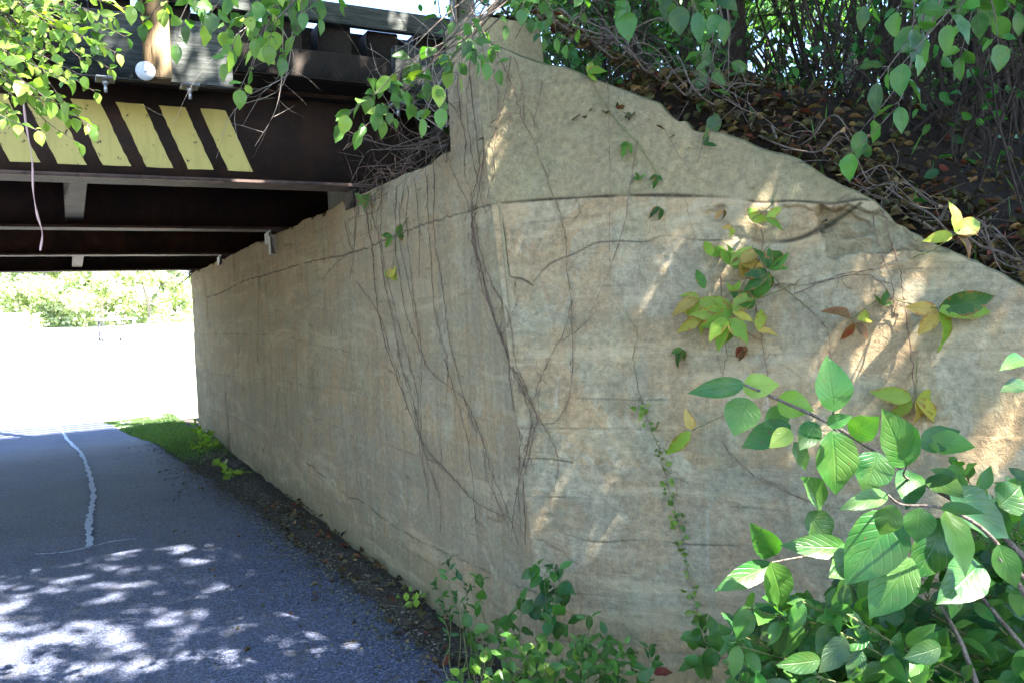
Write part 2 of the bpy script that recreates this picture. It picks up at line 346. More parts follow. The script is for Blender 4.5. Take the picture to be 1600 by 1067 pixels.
def leaves(name, P, D, N, L, W, col, mat, parent=None, detail=2, fold=.18, curl=.25, kind=None):
    P = np.atleast_2d(np.asarray(P, float)); n = len(P); D = nrm(np.atleast_2d(D)); N = np.atleast_2d(N)
    N = nrm(N-D*np.sum(N*D, -1, keepdims=True)); S = np.cross(D, N); L = np.broadcast_to(L, (n,)).astype(float); W = np.broadcast_to(W, (n,)).astype(float)
    if detail == 2:
        U = np.tile([-1, 0, 1], 11); Vv = np.repeat(_rows, 3); HW = np.repeat(_hw, 3)
        cl = curl*(.5+rng.random((n, 1))); fd = fold*(.4+1.2*rng.random((n, 1)))
        wob = .06*np.sin(Vv*14+U*2+rng.random((n, 1))*9)
        X = U*HW; h = np.abs(X)*fd*W[:, None] - cl*L[:, None]*Vv**2*.5 + wob*W[:, None]*np.abs(X)
        V = P[:, None]+D[:, None]*(L[:, None]*Vv)[..., None]+S[:, None]*(W[:, None]*.5*X)[..., None]+N[:, None]*h[..., None]
        i = np.arange(10)[:, None]*3; j = np.arange(2)[None]
        q = np.stack([i+j, i+j+1, i+j+4, i+j+3], -1).reshape(-1, 4); m = 33; uvt = np.stack([U*.5+.5, Vv], -1)
    else:
        X = np.array([0, 1, 0, -1.0]); Vv = np.array([0, .45, 1, .45]); h = np.array([0, .18, -.15, .18])
        V = P[:, None]+D[:, None]*(L[:, None]*Vv)[..., None]+S[:, None]*(W[:, None]*.5*X)[..., None]+N[:, None]*(W[:, None]*h)[..., None]
        q = np.array([[0, 1, 2, 3]]); m = 4; uvt = np.stack([X*.5+.5, Vv], -1)
    Fq = (np.arange(n)[:, None, None]*m+q[None]).reshape(-1, 4)
    c = np.repeat(np.broadcast_to(col, (n, 3)), m, 0)
    o = mesh(name, V.reshape(-1, 3), Fq, mat, parent, uv=np.tile(uvt, (n, 1)), col=c, smooth=(detail == 2))
    if kind: o['kind'] = kind
    return o
def rnd(n): return rng.normal(size=(n, 3))
def plant(name, label, cat, root, targets, leaf=.065, ratio=.55, pairs=6, palette='green', group=None, span=.35, stem_r=.006,
          smat=None, lmat=None, sag=.15, facing=.5, droop=.2, mix2=None, detail=2, parent=None, twig_side=True, leaf_from=None):
    """stems from the root to each target, opposite leaves along the last span metres of each stem"""
    root = np.asarray(root, float); e = empty(name, root, label, cat, group) if parent is None else parent
    mb = MB(); P = []; D = []; N = []; Ls = []; 
    for T in targets:
        T = np.asarray(T, float); a = root+np.append(rng.normal(0, .03, 2), 0); mid = (a+T)/2+np.array([rng.normal(0, .05), rng.normal(0, .05), sag*np.linalg.norm(T-a)*.5])
        c = smooth_line([a, a+(mid-a)*.5+rng.normal(0, .02, 3), mid, mid+(T-mid)*.55+rng.normal(0, .02, 3), T], 5)
        ln = np.linalg.norm(np.diff(c, axis=0), axis=1); cum = np.concatenate([[0], np.cumsum(ln)]); tot = cum[-1]
        mb.tube(c, stem_r*(1-.8*cum/tot), 5)
        sp = min(span, tot*.9)
        for q in range(pairs):
            s_ = tot-sp*(1-(q+.6)/pairs); p = np.array([np.interp(s_, cum, c[:, i]) for i in range(3)])
            p2 = np.array([np.interp(min(tot, s_+.02), cum, c[:, i]) for i in range(3)]); t = nrm(p2-p+1e-6)
            sd = nrm(np.cross(t, UP)+rng.normal(0, .35, 3))
            if q % 2: sd = nrm(sd*.4+np.cross(t, sd))
            for sg in (-1, 1):
                if rng.random() < .12: continue
                d = nrm(sd*sg+t*.7-UP*droop+rng.normal(0, .25, 3)); l = leaf*(.65+.6*rng.random())*(.75 if q == pairs-1 else 1)
                pt = p+d*leaf*.18; mb.tube([p, pt], .0011+stem_r*.08, 3)
                P.append(pt); D.append(d); Ls.append(l)
                N.append(nrm(UP*.7+nrm(CAM-p)*facing+rng.normal(0, .35, 3)))
        P.append(c[-1]); D.append(nrm(c[-1]-c[-2]-UP*droop)); N.append(nrm(UP*.6+nrm(CAM-T)*facing+rng.normal(0, .3, 3))); Ls.append(leaf)
    n = len(P); col = pal(palette, n)
    if mix2: m2 = rng.random(n) < mix2[1]; col[m2] = pal(mix2[0], int(m2.sum()))
    Ls = np.array(Ls)
    mb.build('stem', smat or GSTEM, e, True)
    leaves('foliage', P, D, N, Ls, Ls*ratio*(.72+.5*rng.random(n)), col, lmat or LEAF, e, detail)
    return e

# ------------------------------------------------------------------ ground, path, field
def sk_grid(S, K, zf):
    SS, KK = np.meshgrid(S, K, indexing='ij'); Z = zf(SS, KK)
    V = PA*np.array([1,1,0])+SS[..., None]*dA+KK[..., None]*nA; V[..., 2] = Z
    i = np.arange(len(S)-1)[:, None]*len(K); j = np.arange(len(K)-1)[None]; n = len(K)
    return V.reshape(-1, 3), np.stack([i+j, i+n+j, i+n+j+1, i+j+1], -1).reshape(-1, 4)
S = np.concatenate([np.linspace(-60, -10, 12, endpoint=False), np.arange(-10, 16, .12), np.linspace(16, 62, 30, endpoint=False), np.linspace(62, 600, 14)])
K = np.concatenate([np.linspace(-400, -20, 12, endpoint=False), np.linspace(-20, -1, 20, endpoint=False), np.arange(-1, 5, .1), np.linspace(5, 20, 15, endpoint=False), np.linspace(20, 500, 14)])
def zground(s, k):
    near = np.exp(-((s-2)/9.0)**2)*np.exp(-((k-1)/4.0)**2)
    bank = .07*np.clip((.9-k)/.9, 0, 1)*np.clip((s-6.6)/2.2, 0, 1)*np.clip((16-s)/3, 0, 1)*np.clip(k+2, 0, 1)
    edge = .045*np.exp(-((k-.08)/.16)**2)*np.clip((9-s)/2, 0, 1)*np.clip(s+2.5, 0, 1)
    return gz(s)-.012+near*.02*(fbm(s*3, k*3)-.5)+bank+edge*fbm(s*5, k*6+9)*2
V, Fq = sk_grid(S, K, zground); tag(mesh('ground', V, Fq, DIRT, smooth=True), kind='structure')
S2 = np.concatenate([np.linspace(10.9, 62, 50, endpoint=False), np.linspace(62, 590, 12)]); K2 = np.concatenate([np.linspace(-380, -10, 12, endpoint=False), np.linspace(-10, 30, 40, endpoint=False), np.linspace(30, 480, 12)])
V, Fq = sk_grid(S2, K2, lambda s, k: zground(s, k)+.012-.03*(s < 11)); tag(mesh('field', V, Fq, FIELD, smooth=True), kind='structure')
# path: right edge read off the photo
ed = [(-9, .3), (-3, .30), (-1.3, .15), (-.5, .18), (.3, .22), (1.3, .27), (2.4, .31), (3.6, .38), (5, .47), (6.3, .58), (7.4, .64), (8.3, .68), (9.3, .76), (10.5, .88), (12, 1.05), (13, 1.3), (14.6, 1.7), (30, 2.2)]
Sp = np.concatenate([np.arange(-9, 14.6, .05), np.linspace(14.6, 24, 30)])
er = np.interp(Sp, [a for a, b in ed], [b for a, b in ed])+.10*(fbm(Sp*2.2, Sp*0, 4)-.5)+.05*(vn(Sp*14, Sp*0)-.5)
T = np.concatenate([[0, .006, .02], np.linspace(.05, 1, 40)])
Vp = []; 
SSp = np.repeat(Sp[:, None], len(T), 1); KKp = er[:, None]+(5.2-er[:, None])*T[None]
Zp = gz(SSp)+.018+.012*(fbm(SSp*2, KKp*2)-.5)+.004*(vn(SSp*18, KKp*18)-.5); Zp[:, 0] -= .035; Zp[:, 1] -= .008
Vp = PA*np.array([1,1,0])+SSp[..., None]*dA+KKp[..., None]*nA; Vp[..., 2] = Zp
i = np.arange(len(Sp)-1)[:, None]*len(T); j = np.arange(len(T)-1)[None]; n = len(T)
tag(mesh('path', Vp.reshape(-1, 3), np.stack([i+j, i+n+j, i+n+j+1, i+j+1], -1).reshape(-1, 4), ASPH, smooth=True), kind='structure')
def zpath(s, k): return gz(s)+.018+.012*(fbm(np.asarray(s)*2, np.asarray(k)*2)-.5)+.004*(vn(np.asarray(s)*18, np.asarray(k)*18)-.5)
# the filled joint
joint = [(70, 652), (88, 662), (108, 688), (128, 712), (140, 745), (146, 775), (142, 805), (139, 830), (140, 858)]
jp = smooth_line([onplane(x, y, (0, 0, -.1 if y < 700 else 0), UP) for x, y in joint], 12); js = np.array([to_sk(p) for p in jp])
def strip(name, c, w, mat, lift, jag=.5):
    t = nrm(np.gradient(c, axis=0)); nn = np.stack([-t[:, 1], t[:, 0]], -1); m = len(c)
    wl = w*(1+jag*(rng.random(m)*2-1)); wr = w*(1+jag*(rng.random(m)*2-1))
    L_ = c+nn*wl[:, None]; R_ = c-nn*wr[:, None]; M_ = c
    pts = np.stack([L_, M_, R_], 1).reshape(-1, 2)
    V = np.array([sk(a, b, float(zpath(a, b))+lift) for a, b in pts]); i = np.arange(m-1)[:, None]*3; j = np.arange(2)[None]
    return mesh(name, V, np.stack([i+j, i+j+1, i+j+4, i+j+3], -1).reshape(-1, 4), mat)
o = strip('crack_filler', js, .022, SEAL, .009, .6); tag(o, 'wavy pale line of joint filler running along the asphalt path under the bridge', 'crack filler')
cross = smooth_line([to_sk(onplane(x, y, (0,0,0), UP)) for x, y in [(55, 872), (100, 868), (140, 860), (175, 851), (212, 846)]], 14)
o = strip('crack_filler', cross, .007, SEAL, .012, .9); tag(o, 'thin pale line of filler crossing the path at the end of the long wavy one', 'crack filler')

# ------------------------------------------------------------------ concrete walls
def pdist(X, Y, poly):
    d = np.full(X.shape, 9.0)
    for (x0, y0), (x1, y1) in zip(poly[:-1], poly[1:]):
        m = (X > min(x0, x1)-.1) & (X < max(x0, x1)+.1) & (Y > min(y0, y1)-.1) & (Y < max(y0, y1)+.1)
        if not m.any(): continue
        dx, dy = x1-x0, y1-y0; l2 = dx*dx+dy*dy+1e-9
        t = np.clip(((X[m]-x0)*dx+(Y[m]-y0)*dy)/l2, 0, 1)
        d[m] = np.minimum(d[m], np.hypot(X[m]-x0-t*dx, Y[m]-y0-t*dy))
    return d
def jag(poly, amp, step=.03):
    P = smooth_line(poly, 4); out = [P[0]]
    for a, b in zip(P[:-1], P[1:]):
        L = np.linalg.norm(b-a); n = max(1, int(L/step))
        for i in range(1, n+1):
            out.append(a+(b-a)*i/n+rng.normal(0, amp, 2)*(i < n))
    return np.array(out)
def A2(px): return np.array([(lambda q: ((q-PA)@dA, q[2]))(onplane(x, y, PA, nA)) for x, y in px])
def B2(px): return np.array([(lambda q: ((q-F0)@dB, q[2]))(onplane(x, y, F0, nB)) for x, y in px])
# cracks: (points in the photo, width m, amplitude)
CA = [([(320,465),(345,458),(380,440),(420,428),(480,410),(520,402),(560,392),(600,376),(640,360),(682,345),(730,331),(768,320)], .0055, .004),
      ([(306,524),(350,522),(400,523),(434,524),(490,538),(552,553),(600,566)], .0035, .006),
      ([(330,583),(388,590),(450,596),(526,617)], .003, .006),
      ([(478,722),(503,742),(540,775),(560,781),(601,813),(640,836),(675,853),(730,878),(800,912),(850,930)], .0055, .005),
      ([(588,305),(583,330),(580,360)], .003, .003), ([(330,640),(372,655),(420,690)], .003, .006)]
CB = [([(768,320),(778,318),(835,313),(900,309),(960,306),(1020,305),(1080,306),(1140,309),(1190,316),(1240,314),(1300,318),(1345,312),(1390,318)], .0085, .009),
      ([(778,320),(783,336),(786,352),(789,380),(793,420),(797,432),(815,436),(832,446)], .0060, .004),
      ([(805,437),(803,455),(806,472),(799,492),(790,513)], .0035, .004),
      ([(833,440),(850,420),(866,408),(900,395),(930,380),(970,377),(1005,378),(1040,368),(1085,375),(1130,375),(1150,368)], .0040, .004),
      ([(900,622),(940,623),(998,625),(1040,624),(1072,627)], .0035, .004),
      ([(900,311),(906,330),(894,346)], .002, .003),
      ([(758,849),(838,833),(870,831),(930,846),(1000,843),(1080,850),(1161,852)], .0045, .004),
      ([(837,925),(884,928),(928,928),(1000,940)], .0035, .004), ([(1003,380),(995,400),(1000,430)], .0025, .004),
      ([(1060,730),(1085,742),(1110,735),(1150,728)], .003, .004), ([(782,718),(850,716),(895,722)], .0045, .003),
      ([(1150,368),(1200,378),(1250,372),(1300,345),(1345,318)], .012, .012)]  # wide last line also paints the crevice's shadow dark
def wall_front(name, X, Zt, place, cracks, parent, upf, extra, back, zb=-.35, nz=260, edge=None):
    """X: 1d coordinate along the wall; Zt: top height per column; place(x,z,out) -> world"""
    v = np.linspace(0, 1, nz); XX = np.repeat(X[:, None], nz, 1)
    ZZ = zb+(Zt[:, None]-zb)*v[None]
    if edge is not None: XX = edge(XX, ZZ)
    ck = np.zeros(XX.shape); disp = .008*(fbm(XX*2.2, ZZ*2.2, 6)-.5)+.005*(fbm(XX*18, ZZ*18, 4)-.5)
    row = np.floor((ZZ+.03*np.sin(XX*.7))/.285).astype(int) % 97; disp += (_L[row, 3]-.5)*.003
    for poly, w, it in cracks:
        d = pdist(XX, ZZ, poly); wv = w*(.45+1.1*vn(XX*11, ZZ*11)); c = np.clip(1.2-d/wv, 0, 1); ck = np.maximum(ck, it*np.clip(1.35-d/np.maximum(wv*.7, .0032+.0025*(XX-XX[0, 0])/4), 0, 1)*np.clip(vn(XX*9, ZZ*9)*2.2-.1-.4*(it < .9), 0, 1)); disp -= c*(.0006+w*.22)*it
    up, moss, dd = upf(XX, ZZ); disp += dd
    dist_edge = np.minimum(np.clip((XX-XX[0:1])/.03, 0, 1), 1); disp = disp*dist_edge
    V = place(XX, ZZ, disp); n0, n1 = XX.shape
    i = np.arange(n0-1)[:, None]*n1; j = np.arange(n1-1)[None]
    Fq = np.stack([i+j, i+n1+j, i+n1+j+1, i+j+1], -1).reshape(-1, 4)
    Vf = V.reshape(-1, 3); N0 = len(Vf)
    # top: rounded arris rows then back
    tops = []; prof = [(-.012, .006), (-.035, .012), (-back*.6, .014), (-back, .0)]
    top = V[:, -1]; dirb = place(XX[:, -1:], ZZ[:, -1:], 1.0)[:, 0]-place(XX[:, -1:], ZZ[:, -1:], 0.0)[:, 0]; dirb = dirb*np.array([1, 1, 0]); dirb = nrm(dirb)
    Vs = [Vf]; Fs = [Fq]; prev = np.arange(n0)*n1+n1-1; cnt = N0
    for dx, dz in prof:
        q = top+dirb*dx; q[:, 2] += dz*(1+.8*(vn(X*9, X*0+dx*30)-.5)); Vs.append(q); cur = cnt+np.arange(n0); cnt += n0
        Fs.append(np.stack([prev[:-1], prev[1:], cur[1:], cur[:-1]], -1)); prev = cur
    # two ends and back
    for col_, flip in ((0, False), (n0-1, True)):
        q = V[col_]-dirb[col_]*back; Vs.append(q); cur = cnt+np.arange(n1); cnt += n1; Vs.append(V[col_]); a = cnt+np.arange(n1); cnt += n1
        Fs.append(np.stack([a[:-1], a[1:], cur[1:], cur[:-1]], -1))
    q = V[:, 0]-dirb*back; Vs.append(q); cur = cnt+np.arange(n0); cnt += n0; Fs.append(np.stack([prev[:-1], prev[1:], cur[1:], cur[:-1]], -1))
    Vall = np.concatenate(Vs); pad = lambda a: np.concatenate([a.ravel(), np.zeros(len(Vall)-N0)])
    upa = pad(up); mo = pad(moss); upa[N0:] = 1; mo[N0:N0+4*n0] = .8
    # local frame so that the object texture runs along the wall
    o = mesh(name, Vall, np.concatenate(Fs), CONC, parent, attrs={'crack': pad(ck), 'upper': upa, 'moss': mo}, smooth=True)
    return o
def local_frame(e, o, yaw):
    # turn the part's mesh into a frame whose x axis runs along the wall
    o.data.transform(__import__('mathutils').Matrix.Rotation(-yaw, 4, 'Z')); o.rotation_euler = (0, 0, yaw)
crA = [(jag(A2(c[0]), c[2]), c[1], (1, .45, .35, .8, .7, .3)[q]) for q, c in enumerate(CA)]; crB = [(jag(B2(c[0]), c[2]), c[1], (1, 1, .8, .9, .5, .6, .8, .4, .5, .5, .8, 1)[q]) for q, c in enumerate(CB)]
sfold = lambda z: SF+.131*z
ab = empty('abutment_wall', F0+dA*4, 'long stained concrete abutment wall running back under the steel bridge, crack along its top', 'wall')
X = np.concatenate([np.arange(0, 3.0, .0065), np.arange(3.0, 6.0, .012), np.arange(6.0, 10.55, .022)])
zt = 2.365+.018*(fbm(X*4, X*0+3, 4)-.5)*2; ragged = np.clip((X-1.6)/1, 0, 1); 
zt = zt-.03*ragged*(vn(X*7, X*0+8) > .72)*vn(X*30, X*0)
# near part rises as a cheek: build body to seat height
def placeA(x, z, out): return PA*np.array([1,1,0])+((x+SF))[..., None]*dA+(np.asarray(out)+0*x)[..., None]*nA+z[..., None]*UP
def cA(c): return [(np.stack([p[:, 0]-SF, p[:, 1]], -1), w, it) for p, w, it in c]
def upA(x, z):
    lineZ = 2.02+.008*(x); u = np.clip((z-np.interp(x, [0, .6, 1.6, 3, 5, 10.5], [2.06, 2.075, 2.10, 2.15, 2.17, 2.18]))/.02, 0, 1)
    band = np.exp(-((z-1.55-.10*np.sin(x*.9))/.012)**2)*0
    spall = np.clip((fbm(x*1.7+5, z*1.7, 4)-.60)/.02, 0, 1)
    return u*.35, .0*x, u*.006 - .010*spall
o = wall_front('wall_face', X, zt, placeA, cA(crA), ab, upA, None, .95, nz=400, edge=lambda x, z: x+(.131*z)*np.clip(1-x/1.0, 0, 1))
XC = np.arange(0, .735, .0085); XC = np.append(XC, .735)
o2 = wall_front('bridge_seat_cheek', XC, 2.93-.10*np.clip(.35-XC, 0, 1)+.015*(vn(XC*12, XC*0)-.5), lambda x, z, out: placeA(x, z, out), [], ab, lambda x, z: (.35+0*x, np.clip((z-2.82)/.1, 0, 1)*.6, 0*x+.006), None, .30, zb=2.366, nz=60,
                edge=lambda x, z: x+(.131*z)*np.clip(1-x/.735, 0, 1))
bw = MB(); bw.box(sk(4.75, -.95, 1.55), dA*4.3, nA*.12, UP*1.85, .02); ob = bw.build('backwall', CONC, ab)
yawA = math.atan2(dA[1], dA[0])
# wing wall
wb = empty('wing_wall', F0+dB*1.2, 'flared concrete wing wall with sloping top and wide open crack, holding back the leafy bank', 'wall')
XB = np.concatenate([np.arange(0, 2.1, .0065), np.arange(2.1, 4.2, .03)])
ztB = 2.80-.69*XB+.05*(fbm(XB*5, XB*0+7, 5)-.5)-.035*np.clip(vn(XB*6, XB*0+2)*3-1.9, 0, 1)*(.5+vn(XB*40, XB*0)); ztB = np.where(XB < .12, ztB+.1*(.12-XB), ztB)
hB = np.sqrt(1-0)
def placeB(x, z, out):
    return F0+x[..., None]*dB+(np.asarray(out)+0*x)[..., None]*nB+z[..., None]*(UP+BAT/ math.cos(0)*np.array([math.cos(B_), math.sin(B_), 0]))
mainx = crB[0][0]
def upB(x, z):
    zc = np.interp(x, mainx[:, 0][np.argsort(mainx[:, 0])], mainx[:, 1][np.argsort(mainx[:, 0])]); u = np.clip((z-zc)/.004, 0, 1)
    # render coat lost in patches below the crack
    spall = np.clip((fbm(x*2.3+1, z*2.3+4, 5)-.57)/.012, 0, 1)*(1-u); nz_ = (fbm(x*6+2, z*6+5, 6)-.5); rec = np.clip((1-np.hypot((x-.95)/.24, (z-(zc-.07))/.06)+nz_*2.6)*14, 0, 1)*(z < zc-.004)
    rec2 = np.clip((1-np.hypot((x-1.24)/.26, (z-(zc-.10))/.085)+nz_*3.0)*14, 0, 1)
    rough = .014*(fbm(x*13, z*13, 4)-.5)*u
    return u, np.maximum(np.clip(rec2*.35, 0, 1), u*np.clip((z-(2.80-.69*x-.10))/.09, 0, 1)*.75*(vn(x*6, z*6))), u*.002 - .006*spall - .022*rec*(1-u)*(.4+np.floor(fbm(x*15, z*15, 4)*8-1)/6) - .034*rec2*(.15+np.floor(fbm(x*13+7, z*13, 4)*9-1.5)/6) - .008*rec2*fbm(x*60, z*60, 3) + (rough-.007*u)*.8
o3 = wall_front('wall_face', XB, ztB, placeB, crB, wb, upB, None, .34, nz=600, edge=lambda x, z: x-(.118*z)*np.clip(1-x/1.0, 0, 1))
o3.data.name = 'wing_wall_face'; o3.data.materials[0] = CONCB
import mathutils
for oo, yaw in ((o, yawA), (o2, yawA), (ob, yawA), (o3, math.atan2(dB[1], dB[0]))): local_frame(None, oo, yaw)
# far wall on the other side of the path (beyond the left edge of the picture)
lw = MB(); lw.box(sk(4.0, 7.3, 1.0), dA*5.2, nA*.35, UP*1.37, .03); lw.box(sk(4.0, 7.75, 1.5), dA*4.9, nA*.13, UP*1.55, .02)
o = lw.build('abutment_wall', CONC); tag(o, 'plain concrete abutment on the far side of the path, left of the photo', 'wall')

# ------------------------------------------------------------------ embankment
Se = np.concatenate([np.linspace(-10, -4.6, 14, endpoint=False), np.arange(-4.6, 1.2, .07), np.linspace(1.2, 9.4, 20, endpoint=False), np.linspace(9.4, 14.5, 16)])
u = np.concatenate([np.array([0, .04, .08, .13, .18, .24, .31, .39, .48, .58, .7, .85, 1.0])/22, (np.linspace(.13, 1, 60)**1.5)]); u = np.unique(u)
def klim(s):
    t = (SF-s)/.772; kb = -.635*np.clip(t, 0, 9)-.30
    return np.where(s < SF+.3, kb, np.where(s < -.78, -.3, -1.0))
kl = klim(Se); SSe = np.repeat(Se[:, None], len(u), 1); KKe = kl[:, None]-22*u[None]
Ze = embz(SSe, KKe); V = PA*np.array([1,1,0])+SSe[..., None]*dA+KKe[..., None]*nA; V[..., 2] = Ze
V0 = V[:, :1].copy(); V0[..., 2] -= .3; V = np.concatenate([V0, V], 1); n = V.shape[1]
i = np.arange(len(Se)-1)[:, None]*n; j = np.arange(n-1)[None]
tag(mesh('embankment', V.reshape(-1, 3), np.stack([i+j, i+j+1, i+n+j+1, i+n+j], -1).reshape(-1, 4), HUMUS, smooth=True), kind='structure')
Se2 = np.linspace(-7, 15, 60); u2 = np.linspace(0, 1, 20); SS2 = np.repeat(Se2[:, None], 20, 1); KK2 = 7.65+18*u2[None]+0*SS2
Z2 = np.clip(np.minimum(2.9+.7*(SS2+.6), 2.9-.7*(SS2-9.4)), -.3, 2.9); V = PA*np.array([1,1,0])+SS2[..., None]*dA+KK2[..., None]*nA; V[..., 2] = Z2
i = np.arange(59)[:, None]*20; j = np.arange(19)[None]
tag(mesh('embankment', V.reshape(-1, 3), np.stack([i+j, i+20+j, i+20+j+1, i+j+1], -1).reshape(-1, 4), HUMUS, smooth=True), kind='structure')

# ------------------------------------------------------------------ bridge
br = empty('girder_bridge', sk(4.8, 2, 2.42), 'low rusty steel girder bridge with yellow hazard stripes on its near beam', 'bridge')
GS = [.78, 3.3, 6.1, 9.0]; K0, K1 = -.55, 7.6; ZB = 2.42; ZT = 2.98
def gbar(mb, s0, s1, k0, k1, z0, z1, bev=0.003): mb.box(sk((s0+s1)/2, (k0+k1)/2, (z0+z1)/2), dA*(s1-s0)/2, nA*(k1-k0)/2, UP*(z1-z0)/2, bev)
for gi, s in enumerate(GS):
    mb = MB(); gbar(mb, s-.008, s+.008, K0, K1, ZB+.02, ZT-.02, 0)
    g_ = mb.build('girder', STEEL2 if gi == 2 else STEEL, br)
    for z0, z1 in ((ZB, ZB+.022), (ZT-.022, ZT)):
        mb = MB(); gbar(mb, s-.115, s+.115, K0-.002, K1+.002, z0, z1, .004); mb.build('flange', FLANGE if z0 == ZB else STEEL, g_)
    for k in (K0+.25, 1.62, 3.2, 4.5):
        mb = MB(); gbar(mb, s+.008, s+.10, k-.006, k+.006, ZB+.023, ZT-.023, 0); mb.build('stiffener', STEEL, g_)
    if gi == 0:
        for q in range(27):                      # yellow hazard stripes, a thin skin of paint on the web
            kr_ = .62+q*.2235
            if kr_ > 6.8: break
            m_ = 14; zz = np.linspace(2.505, 2.862, m_); sh = (zz-2.505)*.40; V = []
            for a, b in zip(zz, sh):
                je = (rng.random(2)-.5)*.006
                for kk in (kr_+b+je[0], kr_+b+.07, kr_+b+.142+je[1]): V.append(sk(s-.0095, kk, a+(rng.random()-.5)*.004))
            i = np.arange(m_-1)[:, None]*3; j = np.arange(2)[None]
            mesh('hazard_stripe', V, np.stack([i+j, i+j+1, i+j+4, i+j+3], -1).reshape(-1, 4), YEL, g_)
for (ga, gb, ks) in ((0, 1, (1.57, 3.6)), (1, 2, (2.9,)), (2, 3, (1.52, 3.6))):
    for k in ks:
        mb = MB(); gbar(mb, GS[ga]+.116, GS[gb]-.009, k-.006, k+.006, ZB+.07, ZT-.1, 0); gbar(mb, GS[ga]+.118, GS[gb]-.010, k-.065, k+.065, ZB+.055, ZB+.069, .002)
        gbar(mb, GS[ga]+.118, GS[gb]-.010, k-.065, k+.065, ZT-.099, ZT-.085, .002); mb.build('diaphragm', FLANGE, br)
# deck planks (one layer over the girders), ties and edge board
mb = MB(); s = .42
while s < 9.3:
    gbar(mb, s, s+.235, -.81, K1, ZT+.004, ZT+.09+rng.random()*.006, .006); s += .245
mb.build('deck', CREO, br)
for ka, kb in ((-.81, 1.45), (1.456, 3.2), (3.206, K1)):
    mb = MB(); gbar(mb, .365, .425, ka, kb, 2.985, 3.145, .006); mb.build('edge_timber', CREO, br)
mb = MB(); gbar(mb, .62, .66, -.81, K1, ZT+.10, 3.36, .004); mb.build('backing_board', CREO, br)
mb = MB(); k = K0+.02
while k < K1-.2:
    z1 = 3.33+rng.random()*.02; gbar(mb, .44+rng.random()*.02, 9.25, k, k+.20, ZT+.10, z1, .008); k += .30
mb.build('tie_timbers', CREO, br)
for s0 in (.36, 9.30):
    mb = MB(); gbar(mb, s0, s0+.06, K0-.1, K1, 3.315, 3.435, .006); mb.build('edge_board', GREYW, br)
def post_set(k0, s0, sgn, mat_p, near=True):
    mb = MB(); gbar(mb, min(s0, s0+sgn*.10), max(s0, s0+sgn*.10), k0, k0+.13, 2.86, 4.62 if sgn < 0 else 5.55, .006); p = mb.build('guard_post', mat_p, br)
    return p
for q, (k0, mp) in enumerate(((-.64, POSTG), (1.11, POSTW), (2.86, POSTG), (4.6, POSTG), (6.4, POSTG))):
    p = post_set(k0, .30, -1, mp)
    if q == 1:
        mb = MB(); c = onplane(227, 112, sk(.195, 0), dA); mb.cyl(c, c-dA*.012, .047, 28); mb.cyl(c-dA*.012, c-dA*.017, .007, 8); mb.build('reflector_disc', WHITE, p)
    kb0 = k0-.32 if q else k0-.05
    mb = MB(); gbar(mb, .302, .36, kb0, k0+.50, 2.87, 3.21, .006); b = mb.build('blocking_plank', GREYW, br)
    
    for kk in (k0-.09, k0+.31) if q else (k0+.1, k0+.50):
        mb = MB(); gbar(mb, .22, .33, kk-.045, kk+.045, 2.846, 2.856, .002); mb.cyl(sk(.275, kk, 2.846), sk(.275, kk, 2.826), .016, 6); mb.cyl(sk(.275, kk, 2.826), sk(.275, kk, 2.786), .009, 8); mb.build('clamp_bolt', GALV, br)
for k0 in (-.5, 1.3, 3.1, 4.8, 6.6): post_set(k0, 9.37, 1, POSTG)  # unseen far posts, heightened to carry the shadow-casting rails
for z in (3.88, 4.16, 4.44):
    mb = MB(); gbar(mb, .302, .34, K0-1.2, K1+.6, z, z+.14, .004); mb.build('guard_rail', GREYW, br)
for z in (3.55, 4.10, 4.70, 5.30):  # unseen far rails, raised overly tall to lay shadow stripes beyond the bridge
    mb = MB(); gbar(mb, 9.33, 9.368, K0-1.2, K1+.6, z, z+.16, .004); mb.build('guard_rail', GREYW, br)
# bearing pads in the wall head
for q, s in enumerate(GS):
    mb = MB(); gbar(mb, s-.11, s+.11, -.30, .012, 2.372, 2.418, .003); gbar(mb, s-.09, s+.09, .014, .03, 2.30, 2.40, .002); mb.build('bearing_plate', GALV if q else STEEL, ab)
mb = MB(); c = onplane(424, 372, sk(0, .03), nA); s_, _ = to_sk(c); gbar(mb, s_-.045, s_+.045, .005, .05, 2.19, 2.355, .004); mb.build('anchor_bracket', mat_plain('pale_bracket', (.50,.52,.55), .6), ab)

# cord
cp = smooth_line([onplane(x, y, sk(.60, 0), dA) for x, y in [(30, 60), (33, 120), (40, 190), (50, 250), (52, 300), (58, 335), (66, 365), (63, 392)]], 8)
mb = MB(); mb.tube(cp, .0045+.0022*np.sin(np.arange(len(cp))*.5), 5); o = mb.build('hanging_cord', mat_plain('pink_cord', (.62,.40,.38), .6)); tag(o, 'thin faded pink cord dangling over the left end of the striped beam', 'cord')

